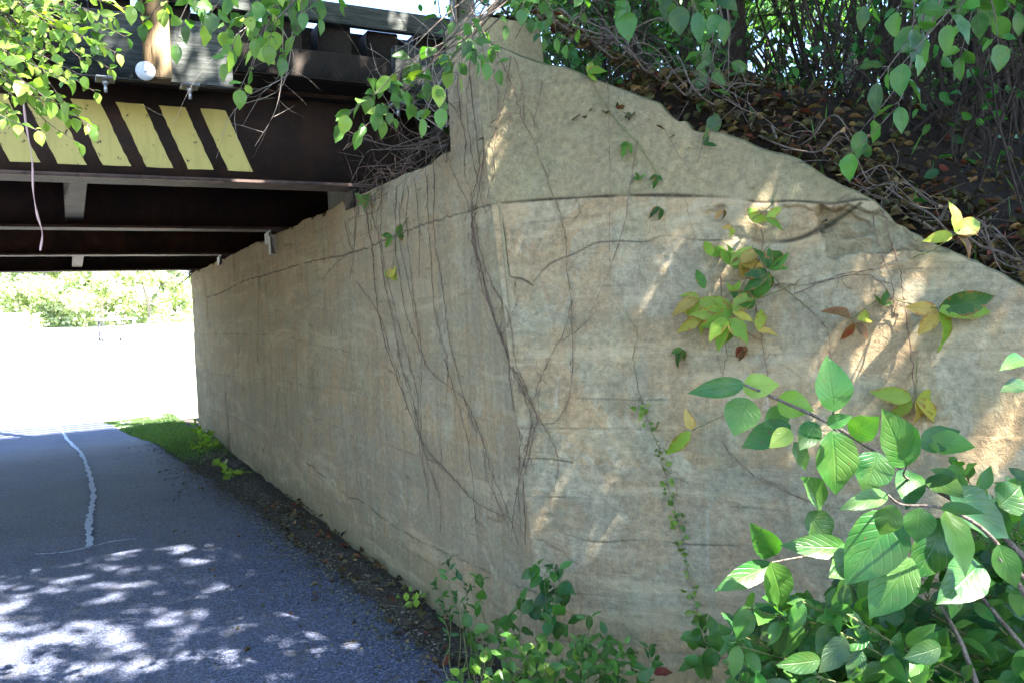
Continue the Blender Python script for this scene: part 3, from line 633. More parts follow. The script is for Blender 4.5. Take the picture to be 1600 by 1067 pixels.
# ------------------------------------------------------------------ vines on the walls
def onwall(x, y, off=.012):
    a = onplane(x, y, PA, nA); s = (a-PA)@dA
    if s > SF+.131*max(a[2], 0): return a+nA*off
    return onplane(x, y, F0, nB)+nB*off
def vine(label, strands, r=.0032, mat=None, name='climbing_vine', hair=True, group='bare vines on the concrete', leafy=None, cat='vine'):
    mb = MB(); allp = []
    for st in strands:
        rr = r*.62
        if isinstance(st, tuple): st, rr = st; rr *= .52
        c = smooth_line([onwall(x, y, .006+.012*rng.random()) for x, y in st], 7)
        c = c+rng.normal(0, .0022, c.shape); m = len(c)
        mb.tube(c, rr*(1.0-.45*np.linspace(0, 1, m))*(1+.8*(rng.random(m)-.5)), 5); allp.append(c)
        if hair:
            for _ in range(m//5):
                p = c[rng.integers(1, m)]; d = nrm(np.append(rng.normal(size=2), rng.normal())-0); L = .02+.07*rng.random()
                q = [p]; dd = nrm(dA*rng.normal()+UP*rng.normal()*.7)
                for _k in range(4): dd = nrm(dd+.5*(dA*rng.normal()+UP*rng.normal())); q.append(q[-1]+dd*L/4)
                mb.tube(np.array(q), .0011, 3)
    base = allp[0][-1]; e = empty(name, base, label, cat, group)
    mb.build('stem', mat or VINE, e, True); return e, allp
def palmate(e, px, size, ang, depth=None, off=.05, n=5, palette='green', spread=62, name='leaf', face=None, mb=None, w=.48):
    c = at(px[0], px[1], depth) if depth else onwall(px[0], px[1], off)
    right = CM[:, 0]; upv = CM[:, 1]; bk = CM[:, 2]; dist = np.linalg.norm(c-CAM); Lm = size/F*dist
    P = []; D = []; N = []; Ls = []
    for q in range(n):
        a = R(ang+(q-(n-1)/2)*spread*2/(n)) ; d = right*math.cos(a)+upv*math.sin(a)+bk*rng.normal(0, .25)
        P.append(c+d*.004); D.append(d); N.append(bk+rng.normal(0, .3, 3)+UP*.3); Ls.append(Lm*(1-.28*abs(q-(n-1)/2)/max(1, (n-1)/2))*(.85+.3*rng.random()))
    Ls = np.array(Ls); col = pal(palette, n, .2)
    leaves(name, P, D, N, Ls, Ls*w*(.8+.4*rng.random(n)), col, LEAFC, e, fold=.20, curl=.75)
    return c
vine('bundle of bare vines hanging from the broken wall head beside the beam end', [
 ([(583,300),(583,333),(595,381),(604,442),(614,492),(629,568),(642,601),(652,646),(662,692),(677,740),(690,778),(693,830)], .0045),
 ([(572,300),(577,345),(584,400),(592,470),(607,540),(626,600),(646,650),(668,695),(690,725),(715,752),(748,783),(801,811)], .006),
 [(592,270),(588,330),(600,390),(606,450),(618,500),(632,570),(645,620),(652,660),(668,700),(700,738)],
 [(560,440),(585,475),(600,505),(614,550),(630,600),(640,640)],
 [(600,300),(600,380),(612,450),(640,560),(655,620),(660,690),(670,760),(672,800)],
 [(556,300),(556,380),(552,430)], [(540,345),(552,390),(558,350),(562,300)], [(556,392),(530,410),(505,438)]])
vine('bare vines that sweep down to the right below the yellow creeper leaves', [
 ([(622,290),(620,380),(627,430),(634,480),(646,515),(662,555),(677,580),(710,606),(728,621),(743,646),(760,692),(771,737),(788,775),(801,813),(812,850)], .0045),
 [(640,290),(637,360),(645,430),(652,480),(660,540),(662,620),(664,700),(672,780)],
 [(632,300),(628,370),(640,440),(655,505),(660,555)], [(728,621),(742,660),(756,690),(764,740),(785,790),(795,820)]])
vine('two thin bare vines dropping straight past the narrow crack left of the corner', [
 [(668,230),(671,300),(673,345),(677,400),(680,470),(690,520),(702,570),(700,640)],
 [(681,240),(680,330),(682,380),(690,420),(697,470),(706,530),(716,580),(728,620)], [(652,280),(657,350),(660,430)], [(698,560),(722,640),(738,700),(744,790),(750,850)]])
vine('thickest bare vine, climbing the corner of the two walls with branching lower strands', [
 ([(742,322),(740,345),(743,383),(753,416),(766,467),(781,515),(800,563),(816,595),(829,628),(841,651),(836,676),(829,707),(821,752),(824,813),(826,850)], .0075),
 ([(746,330),(748,350),(758,401),(776,452),(791,477),(800,503),(806,560),(822,605),(836,640)], .005),
 ([(740,338),(747,400),(756,440),(772,490),(790,535),(805,580),(820,620),(832,650),(826,690),(812,720)], .005),
 [(841,651),(849,661),(867,694),(874,722),(868,760),(862,790)], [(800,570),(803,620),(812,660),(818,700),(815,760),(818,830)],
 [(835,650),(828,690),(818,740),(806,800),(800,850)], [(800,503),(792,520),(782,522)]])
vine('fan of bare upper vines rising above the wide crack at the corner', [
 ([(700,232),(712,270),(730,308),(741,326)], .003), [(718,110),(722,170),(732,220),(728,270),(738,300),(742,325)], [(738,120),(746,200),(752,260),(745,300),(742,325)],
 ([(752,80),(754,150),(758,230),(760,300)], .004), [(772,110),(780,160),(776,220),(773,280),(766,310)], [(738,90),(735,180),(741,250),(757,310),(765,335)], [(800,90),(790,150),(778,200),(760,250),(750,310),(744,326)],
 [(762,200),(790,180),(818,178)], [(848,130),(844,160),(834,200)], [(804,90),(820,140),(819,194)]])
vine('single long bare vine that loops down the wing wall right of the corner', [
 ([(764,60),(790,110),(806,150),(820,194),(837,225),(862,297),(878,340),(886,372),(887,420),(893,470),(885,512),(868,545),(850,580),(838,612),(830,640)], .0042),
 [(893,470),(897,560),(890,620),(872,655),(852,662)], [(880,532),(905,515),(930,490)]])
vine('thin straight bare vine hanging alone in the middle of the wing wall', [([(950,130),(953,200),(955,300),(954,380),(953,440)], .0026), [(998,220),(985,290),(975,360),(950,430),(925,490)]], hair=False)
vine('bare woody vines on the right half of the wing wall under the sloping top', [
 ([(1380,330),(1392,380),(1405,420),(1412,470),(1420,530),(1428,600),(1432,650)], .0048), [(1360,330),(1378,400),(1395,450),(1400,520)],
 [(1190,360),(1200,430),(1240,462),(1270,490),(1292,515),(1300,560)], [(1205,445),(1250,447),(1285,440),(1320,428),(1360,422),(1400,414)], [(1240,462),(1290,440),(1355,430),(1385,455),(1400,480)],
 [(1168,420),(1180,470),(1195,560),(1206,610)], [(1125,430),(1135,540),(1130,590)]])
vine('thin slanting bare vine that disappears behind the front shrub', [[(1128,690),(1160,726),(1190,750),(1240,772),(1290,788),(1330,795)]], hair=False)
vine('fine bare vines criss-crossing under the spalled pocket in the wing wall', [[(1030,300),(1025,330),(1010,378),(1000,420)],[(1070,310),(1080,350),(1095,400)],[(1040,205),(1080,270),(1120,290)],[(1185,340),(1178,380),(1165,440),(1150,500)]], .0016, hair=False)
e, cs = vine('leafy creeper with tiny green leaves running down the middle of the wing wall', [
 ([(985,497),(998,525),(990,560),(1000,610),(1008,640),(1022,680),(1035,720),(1044,755),(1056,800),(1066,840),(1078,900),(1090,950),(1100,985)], .0034)], mat=mat_bark('creeper_stem', (.11,.10,.045), (.19,.15,.08), 60), name='creeper', group=None)
P = []; c = cs[0]
for q in range(70):
    f_ = .30+.68*rng.random(); P.append(c[int(f_*(len(c)-1))]+rng.normal(0, .014, 3)*np.array([1, .3, 1])+nB*.008)
n = len(P); L = .014+.018*rng.random(n); col = pal('bright', n)*.75; leaves('foliage', P, rnd(n)*.5-UP*.3+dB*rng.choice([-1, 1], (n, 1)), nB+rnd(n)*.4, L, L*.75, col, LEAF, e)
# creeper with five-fingered leaves
def creeper(label, items, strands, depthoff=.06):
    e = empty('virginia_creeper', onwall(*items[0][0], depthoff), label, 'creeper', 'leafy creepers on the wing wall')
    mb = MB()
    for st in strands:
        c = smooth_line([onwall(x, y, o_) for x, y, o_ in st], 7); mb.tube(c+rng.normal(0, .001, c.shape), .0022, 5)
    for (px, size, ang, n, p_, off) in items:
        c = palmate(e, px, size, ang, off=off, n=n, palette=p_)
    if mb.v: mb.build('stem', GSTEM, e, True)
    return e
creeper('creeper with green and yellowing five-fingered leaves, largest on the wing wall', [
 ((1150,490),62,185,5,'bright',.10), ((1145,500),58,260,4,'bright',.13), ((1110,458),40,110,1,'green',.12), ((1145,420),52,60,4,'bright',.08), ((1160,415),50,-10,3,'yell',.10), ((1100,470),48,200,3,'yell',.09),
 ((1205,428),44,60,5,'green',.13), ((1205,430),46,235,4,'deep',.12), ((1105,495),38,210,3,'yell',.07), ((1150,490),46,10,2,'yell',.12), ((1070,545),26,240,3,'deep',.03), ((1162,540),24,270,3,'brown',.03),
 ((1188,520),44,40,2,'yell',.10), ((1115,405),38,70,2,'bright',.06), ((1185,478),40,150,3,'green',.09)],
 [[(1205,380,.03),(1190,410,.08),(1165,450,.09),(1150,490,.10)], [(1205,430,.12),(1225,450,.08),(1260,480,.03)], [(1150,490,.11),(1200,465,.08),(1235,450,.03)]])
creeper('three curled tan and rust creeper leaves left of the green pair on the wing wall', [((1330,500),46,150,1,'brown',.08), ((1338,502),48,15,1,'yell',.09), ((1335,505),34,275,2,'brown',.07)], [[(1290,480,.03),(1330,500,.08)], [(1330,500,.08),(1370,470,.02)]])
creeper('two green creeper leaves with a tan-edged one near the right edge of the wall', [((1460,486),64,12,1,'green',.12), ((1460,490),82,-24,2,'bright',.13), ((1462,488),44,205,2,'yell',.10), ((1375,478),22,60,3,'green',.03)], [[(1400,470,.03),(1430,480,.08),(1460,486,.12)]])
creeper('golden yellow three-fingered creeper leaf above the front shrub', [((1428,622),60,-35,3,'yell',.08), ((1424,622),54,200,2,'yell',.07)], [[(1432,560,.02),(1430,600,.05),(1428,622,.08)]])
creeper('sprig of one green and two tan leaves at the foot of the sloping bank edge', [((1485,374),50,55,2,'bright',.13), ((1488,376),44,-15,2,'brown',.13), ((1485,376),36,185,1,'yell',.12)], [[(1425,405,.03),(1455,395,.08),(1485,376,.13)]])
creeper('small yellow-green creeper sprig on the bare vines left of the corner', [((618,437),24,70,5,'yell',.03)], [[(618,400,.01),(618,437,.03)]])
creeper('small dark green creeper sprig lying on the narrow crack', [((628,368),30,20,3,'green',.03), ((622,370),26,200,2,'green',.03)], [[(640,340,.01),(628,368,.03)]])
creeper('small green creeper sprig at the broken wall head under the beam', [((588,312),26,190,3,'green',.04), ((580,318),22,100,2,'green',.04)], [[(600,290,.01),(588,312,.04)]])
creeper('faint little green creeper leaves high on the olive wing wall', [((985,225),22,240,3,'green',.03), ((1030,275),18,250,3,'deep',.02), ((920,120),30,20,3,'bright',.03), ((1000,285),16,100,3,'green',.02), ((1035,325),22,240,2,'deep',.02), ((1100,232),30,35,2,'deep',.05)], [[(925,130,.01),(960,185,.01),(1000,230,.01),(1028,275,.01)]])
creeper('pair of yellow and green creeper leaves dangling left of the front shrub', [((1093,668),30,110,1,'yell',.15), ((1092,668),52,228,1,'bright',.16), ((1150,460),20,100,2,'bright',.05)], [[(1150,640,.12),(1120,655,.15),(1093,668,.15)]])
creeper('few green creeper leaves hanging in front of the spalled pocket', [((1200,348),34,0,2,'bright',.10), ((1150,360),22,210,2,'yell',.06), ((1172,342),30,10,2,'bright',.08), ((1133,330),20,260,2,'brown',.04)], [[(1215,300,.03),(1205,330,.08),(1180,348,.08)]])

# ------------------------------------------------------------------ front shrub at the right
e = empty('dogwood_shrub', (1.45, 1.9, 0), 'large leafy shrub with broad glossy veined leaves in the right foreground', 'shrub')
right = CM[:, 0]; upv = CM[:, 1]; bk = CM[:, 2]
EX = [((1302,643),(1297,556),58,1.32,'deep'),((1417,728),(1383,640),64,1.25,'deep'),((1163,600),(1079,613),32,1.45,'deep'),((1168,622),(1148,676),56,1.45,'green'),
 ((1236,664),(1157,697),44,1.50,'deep'),((1236,672),(1204,697),30,1.42,'bright'),((1300,672),(1314,775),70,1.36,'deep'),((1372,706),(1352,768),62,1.40,'deep'),
 ((1386,772),(1322,789),30,1.28,'green'),((1397,788),(1376,838),42,1.26,'green'),((1437,793),(1436,848),50,1.3,'deep'),((1470,793),(1532,796),22,1.24,'green'),
 ((1478,798),(1518,892),48,1.22,'bright'),((1400,800),(1328,912),88,1.38,'deep'),((1425,872),(1360,964),68,1.40,'deep'),((1478,812),(1438,905),72,1.45,'deep'),
 ((1482,768),(1588,836),76,1.42,'deep'),((1326,856),(1228,850),38,1.42,'green'),((1204,878),(1232,955),52,1.45,'green'),((1212,866),(1178,826),42,1.5,'deep'),
 ((1206,880),(1122,920),36,1.5,'deep'),((1225,965),(1192,1002),38,1.55,'deep'),((1282,1030),(1216,1040),34,1.35,'deep'),((1322,996),(1283,1050),38,1.4,'deep'),
 ((1470,1010),(1416,1028),36,1.35,'green'),((1160,605),(1215,600),40,1.48,'bright'),((1215,625),(1268,640),44,1.5,'bright'),((1230,640),(1195,665),36,1.52,'green'),((1275,660),(1252,700),36,1.5,'deep'),
 ((1292,663),(1330,650),24,1.34,'deep'),((1330,680),(1370,655),44,1.45,'green'),((1440,700),(1500,670),44,1.5,'deep'),((1450,690),(1523,696),40,1.5,'green'),((1420,735),(1420,790),46,1.42,'deep'),
 ((1560,790),(1600,760),60,1.3,'deep'),((1600,560),(1572,568),26,1.3,'deep'),((1602,600),(1570,606),26,1.3,'deep'),((1450,745),(1505,770),44,1.36,'deep'),((1285,790),(1256,745),46,1.5,'green'),((1262,800),(1300,850),52,1.5,'green'),
 ((1340,860),(1300,900),50,1.42,'green'),((1530,880),(1480,935),66,1.4,'deep'),((1560,850),(1590,920),40,1.3,'green'),((1240,690),(1262,735),30,1.5,'green')]
P = []; D = []; N = []; Ls = []; Ws = []; C_ = []; stm = MB()
for a, b, w, d, p_ in EX:
    A0 = at(*a, d); B0 = at(*b, d-.03+rng.normal(0, .03)); P.append(A0); D.append(B0-A0); Ls.append(np.linalg.norm(B0-A0)); Ws.append(w/F*d); N.append(bk+UP*.45+rng.normal(0, .22, 3)); C_.append(pal(p_, 1, .15)[0])
def tl(px, d0, d1, r): 
    c = smooth_line([at(x, y, d0+(d1-d0)*i/(len(px)-1)) for i, (x, y) in enumerate(px)], 6); stm.tube(c, r*(1-.6*np.linspace(1, 0, len(c))), 6); return c
tl([(1150,596),(1175,606),(1225,628),(1292,659),(1364,702),(1446,755),(1520,800),(1600,870),(1680,980)], 1.46, 1.45, .0055)
tl([(1386,772),(1410,788),(1470,793),(1540,830),(1620,930)], 1.28, 1.4, .004)
tl([(1206,878),(1260,868),(1325,856),(1400,850),(1500,900),(1600,1010)], 1.48, 1.5, .004)
tl([(1470,945),(1500,1000),(1530,1080)], 1.5, 1.5, .006); tl([(1560,870),(1590,910),(1640,990)], 1.3, 1.3, .006)
tl([(1302,643),(1299,662),(1310,676)], 1.32, 1.44, .0025); tl([(1417,728),(1412,742),(1425,752)], 1.25, 1.44, .0025)
tg = []
for q in range(165):
    x = 1610-460*rng.random()**1.1; ylo = 850+max(0, (1500-x))*.30-(90 if x > 1500 else 0); y = ylo+(1120-ylo)*rng.random(); tg.append(at(x, y, 1.45+1.0*rng.random()))
for q in range(26): tg.append(at(1470+150*rng.random(), 720+200*rng.random(), 1.6+.8*rng.random()))
e_l = leaves('foliage', P, D, N, Ls, Ws, C_, LEAF, e, fold=.14, curl=.30); stm.build('branch', TWIG, e, True)
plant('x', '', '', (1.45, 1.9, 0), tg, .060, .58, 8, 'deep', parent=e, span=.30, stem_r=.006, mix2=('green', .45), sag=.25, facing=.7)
# ------------------------------------------------------------------ plants along the wall foot
def gp(x, y, d): p = at(x, y, d); return p
def base_plant(label, px, d, tops, leaf, pairs, palette='green', ratio=.5, mix2=None, span=.25, name='wall_foot_shrub', cat='shrub', **kw):
    p = at(px[0], px[1], d); root = np.array([p[0], p[1], 0.0])
    return plant(name, label, cat, root, [at(x, y, d+rng.normal(0, .08)) for x, y in tops], leaf, ratio, pairs, palette, 'green plants along the wall foot', span, .0035, mix2=mix2, sag=.05, **kw)
base_plant('slender seedling with many small dark leaves, first shrub along the wall foot', (712,1030), 3.55, [(700,872),(680,905),(735,910),(692,940),(715,890)], .042, 6, 'deep', .38)
base_plant('small shrub with large dark leaves standing against the corner of the walls', (860,1120), 3.05, [(835,880),(870,880),(880,920),(815,930),(855,940),(790,960),(850,905),(840,990),(870,970)], .072, 4, 'deep', .6, span=.22)
base_plant('sunlit low shrub with pale glossy leaves at the bottom centre of the photo', (800,1130), 2.75, [(760,1010),(800,990),(840,1000),(870,1000),(820,1040),(860,1050),(780,1050),(740,1030),(890,1030),(720,1045),(760,1060),(830,1020),(900,1010),(780,985)], .055, 6, 'green', .62, mix2=('bright', .2))
base_plant('young shrub with oval leaves between the bright low shrub and the bare wall', (930,1130), 2.8, [(920,960),(950,990),(905,1000),(960,1030),(985,1010),(940,1050),(1000,1050),(910,1040),(930,1010),(970,1000)], .055, 6, 'green', .5)
base_plant('sprawling weed with pale veined leaves below the leafy creeper', (1110,1130), 2.7, [(1100,960),(1085,985),(1120,985),(1095,1030),(1110,1010)], .07, 2, 'green', .75, span=.12)
base_plant('single whorled sprig with pointed leaves rising beside a red leaf', (1018,1120), 2.8, [(1018,1005),(1022,1030)], .05, 2, 'deep', .4, span=.08)
base_plant('dark weed tangle below the shrub at the right of the photo bottom', (1180,1140), 2.5, [(1150,1050),(1190,1030),(1225,1060),(1170,1075),(1240,1040),(1210,1010)], .06, 4, 'deep', .55)
base_plant('tall oval-leaved seedling left of the corner of the walls', (770,1080), 3.25, [(750,895),(745,940),(775,965),(760,985),(735,985)], .065, 2, 'green', .6, span=.15)
for (px, d, tops, lb) in (((640,945), 4.4, [(622,928),(635,925),(650,935)], 'tiny bright weed at the wall foot beside the fallen leaves'),
                          ((372,752), 8.6, [(350,722),(358,738),(375,735),(388,745),(365,745),(340,715),(395,750)], 'low green weed at the dark wall foot deep under the bridge'),
                          ((330,715), 10.4, [(304,655),(312,668),(322,680),(330,672),(338,700),(322,700),(345,708),(300,690),(310,700)], 'yellow-green bush at the far end of the wall foot by the grass')):
    base_plant(lb, px, d, tops, .05 if d < 5 else .09, 4, 'bright', .6, name='weed', cat='weed')
# red leaf at the bottom
e = leaves('fallen_leaf', [at(1022,1052,2.6)], [right*.8+upv*.1], [UP+bk*.5], .06, .035, [(.10,.012,.012)], LITTER); tag(e, 'dark red leaf lying among the plants at the wall foot', 'leaf')
# ------------------------------------------------------------------ overhanging leafy branches, top left and centre
def hang(label, root_px, d, tgt, leaf, pairs, palette='bright', span=.4, **kw):
    r = at(*root_px, d)
    plant('overhanging_branch', label, 'branch', r, [at(x, y, d+rng.normal(0, .18)) for x, y in tgt], leaf, .62, pairs, palette, 'leafy branches hanging over the bridge', span, .0045, smat=TWIG, sag=.0, facing=.6, droop=.15, **kw)
hang('dense sunlit leafy branch filling the top left corner of the photo', (-260,-160), 2.7, [(200,15),(90,45),(30,15),(70,130),(100,160),(150,50),(185,85),(15,115),(130,95),(60,10),(0,40),(40,75),(150,145),(200,60),(15,60),(0,120),(50,150),(110,130),(170,30),(80,70),(20,90),(120,40),(60,110),(110,60),(20,150),(75,170),(130,120),(160,70),(45,30),(110,20),(180,30),(0,100),(90,90),(140,20),(25,200),(175,110),(60,60)], .040, 10, 'bright', mix2=('green', .12))
hang('sunlit leafy spray reaching lowest over the yellow stripes at the left', (-200,-20), 2.5, [(80,160),(40,130),(115,185),(60,205),(145,200),(125,225),(20,180),(0,160)], .046, 6, 'bright', span=.3)
hang('leafy branch hanging in front of the pale guard post', (330,-180), 2.6, [(225,38),(255,15),(290,40),(205,10),(275,70)], .062, 5, 'bright', mix2=('green', .4))
hang('leafy branch hanging between the guard post and the bright gap', (480,-200), 2.6, [(360,80),(400,60),(430,50),(350,100),(375,140),(420,70),(440,90),(350,50),(400,30),(390,110),(320,40),(330,20)], .062, 6, 'green', mix2=('bright', .4))
hang('leafy spray with round leaves in front of the beam end beside the wall corner', (840,-60), 2.9, [(530,195),(590,175),(660,185),(620,140),(540,180),(575,150),(600,190),(640,160),(690,170),(670,130),(560,205),(700,110)], .068, 3, 'green', span=.28, mix2=('bright', .25))
hang('leafy twig hanging over the upper corner of the concrete wall', (720,-150), 2.9, [(700,95),(760,100),(780,110),(730,70),(745,95)], .055, 3, 'green', span=.2)
hang('small green spray against the top edge of the wing wall', (850,-120), 3.0, [(790,40),(830,30),(850,60),(885,70),(815,15),(870,60)], .055, 4, 'green', span=.22)
hang('thin leafy twig across the white gap above the bridge', (560,-120), 2.8, [(475,20),(500,30),(455,10),(535,5)], .055, 3, 'green', span=.2)
hang('leafy branch with broad shaded leaves at the top edge right of centre', (1060,-140), 2.6, [(980,20),(1060,10),(1090,20),(1130,30),(1040,-10)], .085, 3, 'deep', span=.25)
hang('drooping spray of large dark leaves in front of the bank at the right', (1500,-170), 2.1, [(1370,130),(1345,205),(1330,240),(1410,100)], .075, 2, 'deep', span=.25)
hang('leafy branch filling the upper right corner of the photo', (1540,-150), 2.4, [(1480,40),(1530,20),(1560,70),(1590,20),(1450,10),(1500,90),(1440,60),(1400,20),(1350,10)], .075, 4, 'green', span=.3, mix2=('deep', .4))
hang('leafy twig drooping over the bank edge beside the pale road post', (1120,-100), 3.6, [(1095,100),(1085,130),(1120,150),(1060,160),(1115,180),(1130,190),(1105,75),(1140,175)], .08, 3, 'green', span=.3)

# ------------------------------------------------------------------ dead twigs at the bridge corner
def twigs(label, root, tgt, n, r=.003, mat=None, spread=.08, name='dead_twigs'):
    root = np.asarray(root, float); e = empty(name, root, label, 'twigs', 'dead twigs'); mb = MB()
    for q in range(n):
        T = np.asarray(tgt[q % len(tgt)])+rng.normal(0, spread, 3); a = root+rng.normal(0, .04, 3)
        c = smooth_line([a, a+(T-a)*.35+rng.normal(0, .05, 3), a+(T-a)*.7+rng.normal(0, .05, 3), T], 5); mb.tube(c, r*(1-.75*np.linspace(0, 1, len(c))), 4)
        for _ in range(4):
            i = rng.integers(4, len(c)-1); d = nrm(c[i]-c[i-1]+rng.normal(0, .55, 3)); L = .06+.16*rng.random()
            mb.tube(smooth_line([c[i], c[i]+d*L*.5+rng.normal(0, .008, 3), c[i]+d*L], 3), [.4*r, .35*r, .3*r, .25*r, .2*r, .15*r, .1*r][:len(smooth_line([c[i], c[i]+d*L*.5, c[i]+d*L], 3))], 3)
    mb.build('stem', mat or TWIG, e, True); return e
twigs('dead grey-brown twigs sprawling from the wall corner across the beam end', at(700,215,4.0), [at(545,235,3.6), at(600,250,3.8), at(640,110,3.7), at(560,90,3.5), at(620,290,3.9), at(560,180,3.5), at(650,240,3.8)], 17, .0030)
twigs('pale dead twigs hanging in front of the last yellow stripe', at(440,20,3.0), [at(375,200,2.9), at(300,190,2.9), at(330,250,3.0), at(390,130,3.0), at(300,240,2.9), at(350,215,3.0)], 6, .0018, PALETWIG, .05)
twigs('long pale dead twigs reaching up past the white gap at the wall corner', at(690,200,3.8), [at(650,20,3.6), at(700,60,3.6), at(560,130,3.6), at(630,60,3.6), at(740,10,3.6)], 9, .0032, PALETWIG)
twigs('dry brown rootlets trailing over the broken seat edge below the beam', at(600,268,4.7), [at(560,320,4.7), at(548,300,4.8), at(575,330,4.7), at(620,275,4.5), at(665,245,4.3), at(558,360,4.7)], 18, .0024, VINE, .05)
twigs('bare twigs on top of the concrete at the wall corner', at(755,85,3.95), [at(720,20,3.9), at(790,20,3.9), at(700,120,3.9), at(800,70,3.9), at(850,60,3.8)], 14, .0028)
twigs('dead twigs in the dark gap at the far end of the wall head', sk(9.0, -.1, 2.42), [sk(9.2, .5, 2.1), sk(9.3, .3, 2.0), sk(9.1, .1, 2.1)], 12, .005, BARK, .12)

# ------------------------------------------------------------------ trees
def sun_ground(p): p = np.asarray(p); return p-SUN*(p[..., 2:3]/SUN[2])
def limb_tree(name, label, base, trunk_pts, r0, limbs, crown_P, leaf, palette, mat=None, detail=1, group=None, cat='tree', leaf_mat=None):
    e = empty(name, base, label, cat, group); mb = MB(); c = smooth_line(trunk_pts, 6)
    mb.tube(c, r0*(1-.55*np.linspace(0, 1, len(c)))*(1+.5*np.exp(-np.linspace(0, 1, len(c))*16)), 10)
    for L_ in limbs:
        q = smooth_line(L_, 6); mb.tube(q, r0*.42*(1-.85*np.linspace(0, 1, len(q))), 6)
    mb.build('trunk', mat or BARK, e, True)
    n = len(crown_P); L = leaf*(.7+.6*rng.random(n))
    leaves('crown', crown_P, rnd(n)-UP*.4, rnd(n)*.8+UP*.7, L, L*.65, pal(palette, n), leaf_mat or LEAFS, e, detail)
    return e
# canopy over the path: leaves thinner towards the left, with gaps where the photo has patches of sun
NL = 205000
Gx = rng.uniform(-5.2, 4.6, NL); Gy = rng.uniform(-.5, 9.8, NL); hh = 6.0+3.6*rng.beta(2, 2, NL)+1.2*(fbm(Gx*.8, Gy*.8, 2)-.5)
PC = np.stack([Gx, Gy, 0*Gx], -1)+SUN*(hh/SUN[2])[:, None]+rng.normal(0, .05, (NL, 3))
G = sun_ground(PC)
dens = fbm(G[:, 0]*3.6+3, G[:, 1]*3.6+8, 3)
left = np.clip((-.9-G[:, 0]-.10*(G[:, 1]-4))/1.9, 0, 1)*np.clip((6.5-G[:, 1])/.5, 0, 1)         # 0 near the wall, 1 at the left
thr = .16+.30*left
keep = (rng.random(NL) < np.clip((dens-thr)/.05, .0, 1)) & (left < .06+.06*rng.random(NL))
openl = (G[:, 0] < -.66*G[:, 1]+.05) & (G[:, 1] < 4.7); keep &= ~(openl & (rng.random(NL) < .80))
holes = [((965,745),.045),((1000,700),.06),((985,715),.03),((1030,405),.055),((1012,470),.05),((1000,500),.03),((850,430),.03),((1205,350),.10),((1170,355),.10),((1085,215),.05),((1430,440),.10),((1400,360),.06),
         ((1340,600),.10),((1380,560),.08),((1545,715),.17),((1500,735),.14),((1590,700),.14),((1580,560),.07),((1510,630),.06),((840,750),.05),((865,770),.05),((820,840),.06),((855,850),.06),((800,740),.03),((960,835),.04),((1185,752),.02),
         ((1300,590),.05),((1395,675),.06),((1340,640),.05)]
hg = [((285,862),.12),((190,865),.08),((215,858),.06),((320,832),.09),((410,888),.05),((250,975),.14),((285,985),.09),((345,1025),.12),((362,1040),.07),((25,895),.12),((55,880),.08),((20,950),.12),((75,1000),.12),((110,1050),.10),((50,1040),.12),
      ((100,880),.10),((80,925),.08),((140,980),.07),((225,1040),.09),((180,1005),.08),((300,955),.05),((570,1020),.035),((385,870),.04),((375,835),.05),((120,865),.08),((540,1010),.03),((175,915),.07),((430,880),.03),((160,1050),.09),((20,1010),.1),((370,985),.02),((440,1010),.02),((460,955),.02),((330,920),.02),((480,1050),.025)]
holes = [h for h in holes if h[0] not in ((1395,675),(1340,640),(1510,630),(1580,560),(1300,590),(1500,735))]
holes = [((968,740),.028),((1003,700),.026),((988,722),.016),((1030,405),.022),((1000,490),.012),((850,430),.008),((1190,352),.045),((1160,352),.035),((1082,215),.020),((1425,440),.040),((1350,600),.045),((1375,560),.030),((1560,715),.075),((1515,740),.05),((1590,560),.03),((845,755),.020),((868,775),.014),((822,840),.022),((855,850),.018),((960,835),.014),((1185,752),.012),((1400,362),.025)]
for _ in range(150):
    x_ = 520*rng.random()**1.7-10; y_ = 868+195*rng.random()+.02*x_; hg.append(((x_, y_), .010+.055*rng.random()**2.2*(1 if x_ < 260 else .45)))
holes += [((1265,430),.010),((1300,520),.012),((1480,610),.016),((1570,460),.014),((1420,600),.012),((1250,690),.008)]
hs = [(at(rng.uniform(1180, 1600), rng.uniform(650, 1050), 1.4), .02+.03*rng.random()) for _ in range(4)]
hl = hs+[(at(820,985,2.7),.05),(at(770,1010,2.7),.05),(at(880,960,2.7),.03),(at(910,1030,2.7),.04),(at(1397,670,1.25),.05),(at(1302,585,1.32),.03),(at(1340,800,1.28),.03)]+[(onplane(x, y, F0, nB), r) for (x, y), r in holes]+[(onplane(x, y, (0,0,0), UP), r*.82) for (x, y), r in hg]
def carve(P, keep, leafy=False):
    for p, r in hl:
        v = P-p; t = v@SUN; d = np.linalg.norm(v-t[:, None]*SUN, axis=1); keep &= ~((d < r*.62+(0, .088, .036, .034)[int(leafy)]+.012*rng.normal(size=len(P))) & (t > .35))
    return keep
keep = carve(PC, keep, True); PC = PC[keep]; LC = np.full(len(PC), .150)
NM = 66000; Gx = rng.uniform(-5.2, -.8, NM); Gy = rng.uniform(-.5, 6.6, NM); hh = 6.3+2.2*rng.beta(2, 2, NM); P2 = np.stack([Gx, Gy, 0*Gx], -1)+SUN*(hh/SUN[2])[:, None]+rng.normal(0, .03, (NM, 3)); G = sun_ground(P2)
left2 = np.clip((-.9-G[:, 0]-.10*(G[:, 1]-4))/1.9, 0, 1)*np.clip((6.5-G[:, 1])/.5, 0, 1); k2 = left2 > .10*rng.random(NM)
d2 = fbm(G[:, 0]*4.5+3, G[:, 1]*4.5+8, 3); k2 &= rng.random(NM) < np.clip((d2-.20)/.05, 0, 1)
